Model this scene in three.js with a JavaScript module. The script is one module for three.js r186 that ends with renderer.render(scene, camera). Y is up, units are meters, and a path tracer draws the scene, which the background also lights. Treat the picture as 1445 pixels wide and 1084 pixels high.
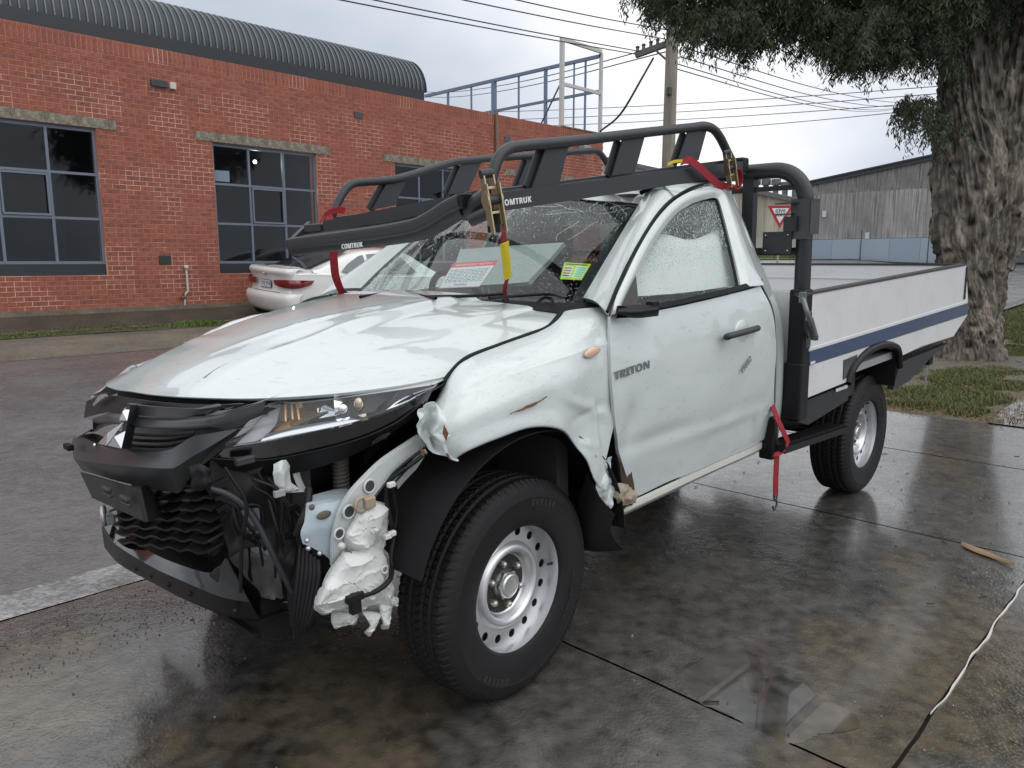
import * as THREE from 'three';
import { FontLoader } from 'three/addons/loaders/FontLoader.js';
import { TextGeometry } from 'three/addons/geometries/TextGeometry.js';
import { RoundedBoxGeometry } from 'three/addons/geometries/RoundedBoxGeometry.js';
import { mergeGeometries, toCreasedNormals } from 'three/addons/utils/BufferGeometryUtils.js';

// ---------------------------------------------------------------- camera, sky, sun, exposure
// world: x runs along the street (parallel to the brick wall), z points from the wall to the viewer, metres
const FPX = 1071, PCX = 722.5, PCY = 542, PITCH = Math.atan(175 / FPX), AZ = 43.8 * Math.PI / 180, EYE = 1.37;
const scene = new THREE.Scene();
const camera = new THREE.PerspectiveCamera(2 * Math.atan(PCY / FPX) * 180 / Math.PI, 4 / 3, 0.05, 900);
camera.position.set(0, EYE, 0);
camera.lookAt(Math.cos(AZ) * Math.cos(PITCH), EYE - Math.sin(PITCH), -Math.sin(AZ) * Math.cos(PITCH));
camera.updateMatrixWorld();

function rng(seed) { let s = seed >>> 0; return () => { s = (s + 0x6D2B79F5) >>> 0; let t = s; t = Math.imul(t ^ (t >>> 15), t | 1); t ^= t + Math.imul(t ^ (t >>> 7), t | 61); return ((t ^ (t >>> 14)) >>> 0) / 4294967296; }; }
const lerp = (a, b, t) => a + (b - a) * t, clamp = (v, a = 0, b = 1) => Math.min(b, Math.max(a, v));
const smooth = (a, b, v) => { const t = clamp((v - a) / (b - a)); return t * t * (3 - 2 * t); };
function hash3(x, y, z) { let h = Math.imul(x | 0, 374761393) ^ Math.imul(y | 0, 668265263) ^ Math.imul(z | 0, 2147483647 ^ 0x5bd1e995); h = Math.imul(h ^ (h >>> 13), 1274126177); return ((h ^ (h >>> 16)) >>> 0) / 4294967296; }
function noise3(x, y, z) {
  const xi = Math.floor(x), yi = Math.floor(y), zi = Math.floor(z), u = x - xi, v = y - yi, w = z - zi;
  const a = u * u * (3 - 2 * u), b = v * v * (3 - 2 * v), c = w * w * (3 - 2 * w);
  const L = (p, q, t) => p + (q - p) * t;
  return L(L(L(hash3(xi, yi, zi), hash3(xi + 1, yi, zi), a), L(hash3(xi, yi + 1, zi), hash3(xi + 1, yi + 1, zi), a), b),
    L(L(hash3(xi, yi, zi + 1), hash3(xi + 1, yi, zi + 1), a), L(hash3(xi, yi + 1, zi + 1), hash3(xi + 1, yi + 1, zi + 1), a), b), c);
}
function fbm(x, y, z = 0, o = 5) { let s = 0, a = .5, n = 0; for (let i = 0; i < o; i++) { s += a * noise3(x, y, z); n += a; x = x * 2.03 + 17.1; y = y * 2.03 + 5.7; z = z * 2.03 + 9.2; a *= .5; } return s / n; }

// overcast sky with broken, brighter patches: air and cloud only
const SKY_GAIN = 1.0;
{
  const W = 1024, H = 512, d = new Float32Array(W * H * 4);
  const glow = new THREE.Vector3(.72, .27, -.42).normalize();
  for (let j = 0; j < H; j++) for (let i = 0; i < W; i++) {
    const el = ((j + .5) / H - .5) * Math.PI, az = ((i + .5) / W - .5) * 2 * Math.PI;
    const c = Math.cos(el), x = c * Math.cos(az), y = Math.sin(el), z = c * Math.sin(az), k = (j * W + i) * 4;
    const s = 1 / (Math.max(y, 0) + .22);
    const n = fbm(x * s * 1.1 + 3, z * s * 1.1 + 1, 2.2, 6), m = fbm(x * s * .5 + 9, z * s * .5, 7.7, 3);
    let v = (.50 + (n - .5) * .46 + (m - .5) * .36) * (1 + 1.15 * Math.max(0, y));
    const g = Math.max(0, x * glow.x + y * glow.y + z * glow.z);
    v += .34 * Math.pow(g, 40);
    const t = smooth(.40, .85, v);
    d[k] = v * lerp(.85, .97, t) * SKY_GAIN; d[k + 1] = v * lerp(.94, .99, t) * SKY_GAIN; d[k + 2] = v * lerp(1.10, 1.02, t) * SKY_GAIN; d[k + 3] = 1;
  }
  const t = new THREE.DataTexture(d, W, H, THREE.RGBAFormat, THREE.FloatType);
  t.mapping = THREE.EquirectangularReflectionMapping; t.magFilter = THREE.LinearFilter; t.minFilter = THREE.LinearFilter; t.needsUpdate = true;
  scene.background = t; scene.environment = t;
}
const sun = new THREE.DirectionalLight(new THREE.Color(1, .97, .92), .8);
sun.position.set(6, 26, 20); sun.target.position.set(3, 0, -3);
sun.castShadow = true; sun.shadow.radius = 150; sun.shadow.mapSize.set(2048, 2048);
Object.assign(sun.shadow.camera, { left: -30, right: 30, top: 30, bottom: -30, near: 1, far: 90 });
scene.add(sun, sun.target);
const renderer = new THREE.WebGLRenderer({ antialias: true });
renderer.toneMapping = THREE.LinearToneMapping;
renderer.toneMappingExposure = 1.36;
renderer.shadowMap.enabled = true;

// ---------------------------------------------------------------- helpers
const V = (x, y, z) => new THREE.Vector3(x, y, z);
const used = {};
function numbered(n) { used[n] = (used[n] ?? -1) + 1; return used[n] ? n + '_' + String(used[n]).padStart(3, '0') : n; }
function thing(name, label, category, pos = [0, 0, 0], group) {
  const g = new THREE.Group(); g.name = numbered(name); g.position.set(...pos); g.userData = { label, category };
  if (group) g.userData.group = group; scene.add(g); return g;
}
function M(name, geo, mat, parent, world = false) {
  const g = Array.isArray(geo) ? merge(geo) : geo;
  const m = new THREE.Mesh(g, mat); m.name = name; m.castShadow = m.receiveShadow = true;
  if (world && parent) m.position.copy(parent.position).negate();
  (parent || scene).add(m); if (!parent) m.name = numbered(name); return m;
}
function tag(m, label, category, group) { m.userData.label = label; m.userData.category = category; if (group) m.userData.group = group; return m; }
function structure(name, geo, mat) { const m = M(name, geo, mat); m.userData.kind = 'structure'; return m; }
function merge(list) {
  return mergeGeometries(list.map(g => { g = g.index ? g.toNonIndexed() : g.clone(); for (const k of Object.keys(g.attributes)) if (!['position', 'normal', 'uv'].includes(k)) g.deleteAttribute(k);
    if (!g.attributes.uv) g.setAttribute('uv', new THREE.BufferAttribute(new Float32Array(g.attributes.position.count * 2), 2)); return g; }));
}
const box = (w, h, d, x = 0, y = 0, z = 0) => new THREE.BoxGeometry(w, h, d).translate(x, y, z);
const rbox = (w, h, d, r, x = 0, y = 0, z = 0) => new RoundedBoxGeometry(w, h, d, 2, r).translate(x, y, z);
const span = (x0, x1, y0, y1, z0, z1) => box(x1 - x0, y1 - y0, z1 - z0, (x0 + x1) / 2, (y0 + y1) / 2, (z0 + z1) / 2);
const cyl = (r0, r1, h, n = 20) => new THREE.CylinderGeometry(r0, r1, h, n);
const tube = (pts, r, n = 8, seg, closed = false) => new THREE.TubeGeometry(new THREE.CatmullRomCurve3(pts, closed, 'catmullrom', .5), seg || Math.max(6, pts.length * 6), r, n, closed);
function bar(a, b, w, h, roll = 0) {   // square bar from a to b
  const d = b.clone().sub(a), L = d.length(), g = new THREE.BoxGeometry(w, h, L);
  const m = new THREE.Matrix4(), up = Math.abs(d.y) > .95 * L ? V(1, 0, 0) : V(0, 1, 0); m.lookAt(b, a, up);
  g.rotateZ(roll); g.applyMatrix4(m); g.translate((a.x + b.x) / 2, (a.y + b.y) / 2, (a.z + b.z) / 2); return g;
}
function rod(a, b, r, n = 8, r2 = r) {
  const d = b.clone().sub(a), L = d.length(), g = new THREE.CylinderGeometry(r2, r, L, n);
  g.applyQuaternion(new THREE.Quaternion().setFromUnitVectors(V(0, 1, 0), d.normalize())); g.translate((a.x + b.x) / 2, (a.y + b.y) / 2, (a.z + b.z) / 2); return g;
}
function extrude(pts, depth, bevel = 0, holes = []) {
  const s = new THREE.Shape(pts.map(p => new THREE.Vector2(p[0], p[1])));
  for (const h of holes) s.holes.push(h.c ? new THREE.Path().absarc(h.c[0], h.c[1], h.r, 0, Math.PI * 2, true) : new THREE.Path(h.map(p => new THREE.Vector2(p[0], p[1]))));
  return new THREE.ExtrudeGeometry(s, { depth, bevelEnabled: bevel > 0, bevelThickness: bevel, bevelSize: bevel, bevelOffset: -bevel, bevelSegments: 2, curveSegments: 14 });
}
// Catmull-Rom through a list of points at parameter t in 0..1
const cr = (a, b, c, d, t) => .5 * ((2 * b) + (c - a) * t + (2 * a - 5 * b + 4 * c - d) * t * t + (3 * b - a - 3 * c + d) * t * t * t);
function along(arr, t) {
  const n = arr.length - 1, f = clamp(t) * n, i = Math.min(n - 1, Math.floor(f)), u = f - i;
  const A = arr[Math.max(0, i - 1)], B = arr[i], C = arr[i + 1], D = arr[Math.min(n, i + 2)];
  return V(cr(A.x, B.x, C.x, D.x, u), cr(A.y, B.y, C.y, D.y, u), cr(A.z, B.z, C.z, D.z, u));
}
const alongLin = (arr, t) => { const n = arr.length - 1, f = clamp(t) * n, i = Math.min(n - 1, Math.floor(f)); return arr[i].clone().lerp(arr[i + 1], f - i); };
// a smooth sheet through rows of points (rows may hold different numbers of points); opt: nu, nv, lin (straight across rows), warp(p,u,v), thick
function sheet(rows, opt = {}) {
  const nu = opt.nu || 24, nv = opt.nv || 24, pos = [], uv = [], idx = [];
  const alU = opt.linU ? alongLin : along, alV = opt.lin ? alongLin : along;
  const cols = []; for (let i = 0; i <= nu; i++) cols.push(rows.map(r => alU(r, i / nu)));
  for (let j = 0; j <= nv; j++) for (let i = 0; i <= nu; i++) { let p = alV(cols[i], j / nv); if (opt.warp) p = opt.warp(p, i / nu, j / nv) || p; pos.push(p.x, p.y, p.z); uv.push(i / nu, j / nv); }
  for (let j = 0; j < nv; j++) for (let i = 0; i < nu; i++) { const a = j * (nu + 1) + i, b = a + 1, c = a + nu + 1, d = c + 1; opt.flip ? idx.push(a, b, c, b, d, c) : idx.push(a, c, b, b, c, d); }
  const g = new THREE.BufferGeometry(); g.setAttribute('position', new THREE.Float32BufferAttribute(pos, 3)); g.setAttribute('uv', new THREE.Float32BufferAttribute(uv, 2)); g.setIndex(idx); g.computeVertexNormals();
  return opt.thick ? solid(g, opt.thick) : g;
}
// gives an indexed sheet a thickness (back layer + rim)
function solid(g, t) {
  const P = g.attributes.position, N = g.attributes.normal, n = P.count, pos = Array.from(P.array), uv = Array.from(g.attributes.uv.array), I = Array.from(g.index.array), idx = I.slice();
  for (let i = 0; i < n; i++) { pos.push(P.getX(i) - N.getX(i) * t, P.getY(i) - N.getY(i) * t, P.getZ(i) - N.getZ(i) * t); uv.push(g.attributes.uv.getX(i), g.attributes.uv.getY(i)); }
  const E = new Map();
  for (let k = 0; k < I.length; k += 3) { idx.push(I[k] + n, I[k + 2] + n, I[k + 1] + n); for (let e = 0; e < 3; e++) { const a = I[k + e], b = I[k + (e + 1) % 3], key = Math.min(a, b) + '_' + Math.max(a, b); E.set(key, E.has(key) ? null : [a, b]); } }
  const rp = []; for (const e of E.values()) if (e) { const [a, b] = e, at = i => [pos[3 * i], pos[3 * i + 1], pos[3 * i + 2]]; rp.push(...at(a), ...at(a + n), ...at(b), ...at(b), ...at(a + n), ...at(b + n)); }
  const s = new THREE.BufferGeometry(); s.setAttribute('position', new THREE.Float32BufferAttribute(pos, 3)); s.setAttribute('uv', new THREE.Float32BufferAttribute(uv, 2)); s.setIndex(idx);
  // normals: front as computed, back reversed
  const nn = new Float32Array(n * 6); for (let i = 0; i < n; i++) for (let c = 0; c < 3; c++) { nn[3 * i + c] = N.array[3 * i + c]; nn[3 * (n + i) + c] = -N.array[3 * i + c]; }
  s.setAttribute('normal', new THREE.BufferAttribute(nn, 3));
  const r = new THREE.BufferGeometry(); r.setAttribute('position', new THREE.Float32BufferAttribute(rp, 3)); r.computeVertexNormals();
  return merge([s, r]);
}
// flat or bent ribbon along a path, width w across the given side vector
function ribbon(pts, w, side, seg = 30, t = .002) {
  const c = new THREE.CatmullRomCurve3(pts), A = [], B = [];
  for (let i = 0; i <= seg; i++) { const p = c.getPoint(i / seg), s = (typeof side === 'function' ? side(i / seg) : side).clone().normalize().multiplyScalar(w / 2); A.push(p.clone().add(s)); B.push(p.clone().sub(s)); }
  return sheet([A, B], { nu: seg, nv: 1, lin: true, linU: true, thick: t });
}
const lin = (r, g, b) => new THREE.Color().setRGB(r, g, b);
const mat = (c, rough = .6, metal = 0, extra = {}) => new THREE.MeshStandardMaterial({ color: Array.isArray(c) ? lin(...c) : c, roughness: rough, metalness: metal, ...extra });
const phys = (c, rough, extra = {}) => new THREE.MeshPhysicalMaterial({ color: Array.isArray(c) ? lin(...c) : c, roughness: rough, metalness: 0, ...extra });
// tileable noise texture: f(u,v) gives [r,g,b] (0..1 linear display values) on a torus
function tex(n, f, srgb = false, rep = 1) {
  const d = new Uint8Array(n * n * 4);
  for (let j = 0; j < n; j++) for (let i = 0; i < n; i++) { const c = f(i / n, j / n), k = (j * n + i) * 4; d[k] = clamp(c[0]) * 255; d[k + 1] = clamp(c[1]) * 255; d[k + 2] = clamp(c[2]) * 255; d[k + 3] = 255; }
  const t = new THREE.DataTexture(d, n, n); t.wrapS = t.wrapT = THREE.RepeatWrapping; t.magFilter = THREE.LinearFilter; t.minFilter = THREE.LinearMipmapLinearFilter; t.generateMipmaps = true; if (srgb) t.colorSpace = THREE.SRGBColorSpace; t.repeat.set(rep, rep); t.needsUpdate = true; return t;
}
const TAU = Math.PI * 2;
function pn(x, y, per, s) { const xi = Math.floor(x), yi = Math.floor(y), u = x - xi, v = y - yi, a = u * u * (3 - 2 * u), b = v * v * (3 - 2 * v), x0 = xi % per, y0 = yi % per, x1 = (x0 + 1) % per, y1 = (y0 + 1) % per;
  const p = hash3(x0, y0, s), q = hash3(x1, y0, s), r = hash3(x0, y1, s), t = hash3(x1, y1, s); return p + (q - p) * a + (r - p + (p - q - r + t) * a) * b; }
function tn(u, v, f, o = 4, s = 0) {   // tileable fbm on a periodic lattice
  let t = 0, a = .5, n = 0; for (let i = 0; i < o; i++) { t += a * pn(u * f, v * f, f, s * 31 + i); n += a; a *= .5; f *= 2; } return t / n;
}
const srgb = c => Math.pow(clamp(c), 1 / 2.2);
const grey = v => [v, v, v];
const rep = (t, x, y = x) => { const c = t.clone(); c.repeat.set(x, y); c.needsUpdate = true; return c; };
const font = await new FontLoader().loadAsync('fonts/droid/droid_sans_bold.typeface.json');
const text = (s, size, depth) => { const g = new TextGeometry(s, { font, size, depth, curveSegments: 3 }); g.computeBoundingBox(); const b = g.boundingBox; g.translate(-(b.min.x + b.max.x) / 2, -(b.min.y + b.max.y) / 2, 0); return g; };
function setUV(g, f) { const P = g.attributes.position, u = new Float32Array(P.count * 2); for (let i = 0; i < P.count; i++) { const r = f(P.getX(i), P.getY(i), P.getZ(i)); u[2 * i] = r[0]; u[2 * i + 1] = r[1]; } g.setAttribute('uv', new THREE.BufferAttribute(u, 2)); return g; }
function boxUV(g) { if (g.index) g = g.toNonIndexed(); const P = g.attributes.position, N = g.attributes.normal, u = new Float32Array(P.count * 2); for (let i = 0; i < P.count; i++) { const ax = Math.abs(N.getX(i)), ay = Math.abs(N.getY(i)), az = Math.abs(N.getZ(i)); const [a, b] = ay > ax && ay > az ? [P.getX(i), P.getZ(i)] : ax > az ? [P.getZ(i), P.getY(i)] : [P.getX(i), P.getY(i)]; u[2 * i] = a; u[2 * i + 1] = b; } g.setAttribute('uv', new THREE.BufferAttribute(u, 2)); return g; }
// ---------------------------------------------------------------- pixel of the photograph -> ray, and points on known surfaces
const cFw = V(Math.cos(AZ) * Math.cos(PITCH), -Math.sin(PITCH), -Math.sin(AZ) * Math.cos(PITCH)), cR = V(Math.sin(AZ), 0, Math.cos(AZ));
const cDn = V(-Math.cos(AZ) * Math.sin(PITCH), -Math.cos(PITCH), Math.sin(AZ) * Math.sin(PITCH)), cO = V(0, EYE, 0);
const ray = (x, y) => cFw.clone().addScaledVector(cR, (x - PCX) / FPX).addScaledVector(cDn, (y - PCY) / FPX);
const atDepth = (x, y, d) => cO.clone().addScaledVector(ray(x, y), d);
const onZ = (x, y, z) => { const r = ray(x, y); return cO.clone().addScaledVector(r, z / r.z); };
const onX = (x, y, X) => { const r = ray(x, y); return cO.clone().addScaledVector(r, X / r.x); };
const onY = (x, y, Y) => { const r = ray(x, y); return cO.clone().addScaledVector(r, (Y - EYE) / r.y); };

// ---------------------------------------------------------------- ground
const hZ = z => z > -3.4 ? 0 : z > -11.35 ? .10 * smooth(-3.4, -10, z) : .10 + .034 * (-11.35 - Math.max(z, -14)) + .24 * smooth(-13.9, -15.0, z);
const hX = x => x < 6 ? 0 : .029 * (x - 6) * smooth(5, 10, x);
const H = (x, z) => hX(Math.min(x, 60)) + hZ(Math.max(z, -16)) * (1 - .35 * smooth(15, 40, x));
function patch(x0, x1, z0, z1, off, step = .5, edge) {
  const nx = Math.max(1, Math.ceil((x1 - x0) / step)), nz = Math.max(1, Math.ceil((z1 - z0) / step)), pos = [], uv = [], idx = [];
  for (let j = 0; j <= nz; j++) for (let i = 0; i <= nx; i++) { let x = lerp(x0, x1, i / nx), z = lerp(z0, z1, j / nz); if (edge) [x, z] = edge(x, z, i / nx, j / nz); pos.push(x, H(x, z) + (typeof off === 'function' ? off(x, z) : off), z); uv.push(x, -z); }
  for (let j = 0; j < nz; j++) for (let i = 0; i < nx; i++) { const a = j * (nx + 1) + i, b = a + 1, c = a + nx + 1; idx.push(a, c, b, b, c, c + 1); }
  const g = new THREE.BufferGeometry(); g.setAttribute('position', new THREE.Float32BufferAttribute(pos, 3)); g.setAttribute('uv', new THREE.Float32BufferAttribute(uv, 2)); g.setIndex(idx); g.computeVertexNormals(); return g;
}
// wet concrete: mottled grey-brown stains, a film of water that is smooth in places
const concTex = tex(1024, (u, v) => {
  const a = tn(u, v, 5, 5, 3), b = tn(u, v, 26, 4, 8), c = tn(u, v, 110, 2, 5), s = smooth(.53, .62, tn(u, v, 7, 6, 21)), o = smooth(.55, .72, tn(u, v, 4, 5, 33));
  let k = .15 + (a - .5) * .10 + (b - .5) * .11 + (c - .5) * .16;
  const r = k * (1.04 + .26 * s + .10 * o), g = k * (1 + .06 * s), bl = k * (.95 - .20 * s - .06 * o);
  return [srgb(r * .42), srgb(g * .42), srgb(bl * .42)];
}, true);
const concRough = tex(1024, (u, v) => { const a = tn(u, v, 6, 5, 13), c = tn(u, v, 60, 3, 4); return grey(.14 + .16 * smooth(.36, .64, a) + (c - .5) * .26); });
const concBump = tex(1024, (u, v) => grey(.5 + (tn(u, v, 40, 3, 2) - .5) * .7 + (tn(u, v, 150, 2, 6) - .5) * .7));
const mConc = tone => { const m = phys([tone, tone, tone], 1, { map: rep(concTex, .21), roughnessMap: rep(concRough, .31), bumpMap: rep(concBump, .8), bumpScale: .0024, clearcoat: .8, clearcoatRoughness: .13 }); return m; };
const asphTex = tex(1024, (u, v) => { const a = tn(u, v, 4, 4, 51), c = tn(u, v, 180, 2, 52), d = tn(u, v, 90, 2, 50); const k = .115 + (a - .5) * .06 + (c - .5) * .055 + (d - .5) * .03; return [srgb(k), srgb(k * .99), srgb(k * 1.02)]; }, true);
const asphRough = tex(512, (u, v) => grey(.30 + (tn(u, v, 6, 4, 54) - .5) * .5 + (tn(u, v, 60, 2, 55) - .5) * .4));
const asphBump = tex(1024, (u, v) => grey(tn(u, v, 190, 2, 57)));
const mAsph = phys([1, 1, 1], 1, { clearcoat: .6, clearcoatRoughness: .28, map: rep(asphTex, .33), roughnessMap: rep(asphRough, .25), bumpMap: rep(asphBump, .5), bumpScale: .003 });
const dirtTex = tex(1024, (u, v) => { const a = tn(u, v, 6, 5, 61), c = tn(u, v, 120, 3, 62), s = smooth(.5, .62, tn(u, v, 9, 4, 63)); const k = .125 + (a - .5) * .11 + (c - .5) * .12; return [srgb(k * 1.12), srgb(k * .97), srgb(k * (.78 - .1 * s))]; }, true);
const mDirt = mat([1, 1, 1], .75, 0, { map: rep(dirtTex, .3), bumpMap: rep(concBump, .6), bumpScale: .02 });
const mossTex = tex(1024, (u, v) => { const a = tn(u, v, 7, 5, 71), c = tn(u, v, 90, 3, 72); const m = smooth(.36, .62, a), k = .8 + (c - .5) * 1.2; return [srgb(lerp(.105, .105, m) * k), srgb(lerp(.09, .118, m) * k), srgb(lerp(.065, .036, m) * k)]; }, true);
const mMoss = mat([1, 1, 1], .85, 0, { map: rep(mossTex, .45), bumpMap: rep(concBump, .6), bumpScale: .03 });

structure('ground', patch(-60, 220, -160, 110, -.06, 4), mDirt);
structure('road', patch(-40, 40, -11.38, -3.57, -.012, .6), mAsph);
structure('cross_street', patch(36.2, 43.6, -60, 40, -.004, .8), mAsph);
structure('verge', patch(-20, 34, -14.8, -11.30, (x, z) => z > -11.6 ? -.008 : .006, .3, (x, z, i, j) => j > .99 ? [x, z + .10 * (fbm(x * 1.3, 3, 0, 3) - .5)] : [x, z]), mDirt);
structure('moss_strip', patch(-6, 19, -14.25, -13.35, .011, .12, (x, z, i, j) => [x, z + (j < .02 || j > .98 ? (.5 - j) * 2 * .42 * fbm(x * 1.1 + j * 9, 5, 0, 4) : 0)]), mMoss);
structure('soil_bank', patch(-6, 19.6, -14.84, -13.95, .012, .12, (x, z, i, j) => [x, z + (j > .98 ? .25 * (fbm(x * 1.3, 9, 0, 4) - .5) : 0)]), mat([.42, .38, .34], .85, 0, { map: rep(dirtTex, .5), bumpMap: rep(concBump, .6), bumpScale: .02 }));
// shared concrete gutter beside the road
structure('gutter', [patch(-20, 6.6, -3.57, -3.31, .002, .3)], mat([.38, .38, .385], 1, 0, { map: rep(tex(512, (u, v) => grey(.86 + (tn(u, v, 8, 5, 301) - .5) * .5 + (tn(u, v, 90, 2, 302) - .5) * .35), true), .7), roughnessMap: rep(concRough, .6), bumpMap: rep(concBump, 1), bumpScale: .006 }));
structure('kerb', [patch(6.9, 36, -3.57, -3.40, .1, .4), span(6.9, 36, -.3, .09, -3.41, -3.40)], mConc(2.2));
// the driveway: slabs with open joints
{
  structure('driveway_bed', patch(-6, 7.3, -3.31, 7, -.03, .5), mat([.04, .036, .032], .8));
  const drive = new THREE.Group(); drive.name = 'driveway'; drive.userData.kind = 'structure'; scene.add(drive);
  const xs = [-6, -.6, 1.985, 4.085, 5.86, 7.25], zs = [-3.305, -.545, 2.4, 7], r = rng(5), mats = [mConc(1), mConc(.9), mConc(1.12)];
  for (let i = 0; i + 1 < xs.length; i++) for (let j = 0; j + 1 < zs.length; j++) {
    const g = .005 + r() * .002, x0 = xs[i] + g, x1 = xs[i + 1] - g, z0 = zs[j] + g, z1 = zs[j + 1] - g;
    const wob = (x, z, u, v) => { const e = .012 * (fbm(x * 7, z * 7, 3, 3) - .5); return [x + (u < .01 || u > .99 ? e : 0), z + (v < .01 || v > .99 ? e : 0)]; };
    const top = patch(x0, x1, z0, z1, (x, z) => .004 * (fbm(x * .9, z * .9, 1, 3) - .5) - .004 * Math.exp(-Math.pow((x - 2.7) / .5, 2) - Math.pow((z + 1) / .4, 2)), .07, wob);
    const m = M('slab', top, mats[Math.floor(r() * 3)], drive); m.position.y = (r() - .5) * .002;
  }
  // crack along the joint filled with pale sealant
  const pts = []; for (let k = 0; k <= 40; k++) { const x = lerp(2.42, 4.6, k / 40); pts.push(V(x, .0045, -.545 + .022 * (fbm(x * 9, 1, 0, 5) - .5))); }
  const w = x => .0010 + .0036 * fbm(x * 11, 8, 0, 3) * smooth(2.4, 2.7, x);
  const seal = M('joint_sealant', sheet([pts.map(p => V(p.x, p.y, p.z - w(p.x))), pts.map(p => V(p.x, p.y, p.z + w(p.x)))], { nu: 160, nv: 1, lin: true, thick: .006 }), mat([.55, .53, .5], .6), drive);
}
// puddle: a thin film of water lying in the shallow dip
{
  const s = new THREE.Shape(), pp = [[960, 945], [1000, 925], [1040, 915], [1070, 930], [1080, 955], [1105, 950], [1130, 965], [1165, 985], [1200, 1005], [1195, 1025], [1150, 1045], [1120, 1058], [1085, 1040], [1050, 1020], [1010, 1000], [975, 975]].map(p => onY(...p, .0));
  const q = pp.map(p => new THREE.Vector2(p.x, -p.z)), c = new THREE.SplineCurve([...q, q[0]]); const cx0 = q.reduce((a, p) => a + p.x, 0) / q.length, cy0 = q.reduce((a, p) => a + p.y, 0) / q.length; s.setFromPoints(c.getPoints(420).slice(0, -1).map(p => { const f = 1.02 + .42 * (fbm(p.x * 9, p.y * 9, 3, 4) - .5) + .10 * (fbm(p.x * 40, p.y * 40, 6, 3) - .5); return new THREE.Vector2(cx0 + (p.x - cx0) * f, cy0 + (p.y - cy0) * f); }));
  const g = setUV(new THREE.ShapeGeometry(s).rotateX(-Math.PI / 2).translate(0, -.0005, 0), (x, y, z) => [x, -z]);
  const m = structure('puddle', g, phys([1, 1, 1], .12, { map: rep(concTex, .21), clearcoat: 1, clearcoatRoughness: .012 }));
}
// footpath beyond, and the verge with the tree
structure('footpath', patch(7.26, 40, -1.45, .9, .009, .35, (x, z, i, j) => j < .01 ? [x, z - .22 * (fbm(x * .9, 2, 0, 3) - .4)] : [x, z]), mConc(1.05));
structure('tree_verge', patch(7.26, 36, -3.40, -1.3, (x, z) => -.004 + .05 * (fbm(x * 1.2, z * 1.2, 4, 4) - .4) * smooth(7.26, 7.8, x) * smooth(-1.3, -1.7, z) + .05 * Math.exp(-((x - 10.6) ** 2 + (z + 2.35) ** 2) / .8), .1), mDirt);
structure('far_verge', patch(44.2, 90, -60, 40, .02, 2), mMoss);
structure('far_kerb', patch(43.6, 44.2, -60, 40, .1, 1), mConc(2));

// grass and moss (uncountable): blades as small two-triangle strips
function bladeGeo(n, seed, hgt, spread) {
  const r = rng(seed), pos = [], idx = [];
  for (let i = 0; i < n; i++) {
    const a = r() * TAU, d = r() * spread, x = Math.cos(a) * d, z = Math.sin(a) * d, h = hgt * (.5 + r()), b = r() * TAU, l = h * (.2 + .7 * r()), w = .0022 + r() * .002, k = pos.length / 3;
    const dx = Math.cos(b), dz = Math.sin(b);
    pos.push(x - dz * w, 0, z + dx * w, x + dz * w, 0, z - dx * w, x + dx * l * .4 - dz * w * .7, h * .65, z + dz * l * .4 + dx * w * .7, x + dx * l * .4 + dz * w * .7, h * .65, z + dz * l * .4 - dx * w * .7, x + dx * l, h, z + dz * l);
    idx.push(k, k + 1, k + 2, k + 1, k + 3, k + 2, k + 2, k + 3, k + 4);
  }
  const g = new THREE.BufferGeometry(); g.setAttribute('position', new THREE.Float32BufferAttribute(pos, 3)); g.setIndex(idx); g.computeVertexNormals(); return g;
}
const mGrass = mat([1, 1, 1], .7);
function scatter(name, geo, list, label, cat, material = mGrass) {
  const m = new THREE.InstancedMesh(geo, material, list.length), o = new THREE.Object3D();
  list.forEach((p, i) => { o.position.set(p.x, p.y, p.z); o.rotation.set(p.rx || 0, p.r, p.rz || 0); o.scale.setScalar(p.s); o.updateMatrix(); m.setMatrixAt(i, o.matrix); m.setColorAt(i, p.c); });
  m.name = numbered(name); m.userData = { kind: 'stuff', label, category: cat }; m.castShadow = m.receiveShadow = true; scene.add(m); return m;
}
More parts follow.
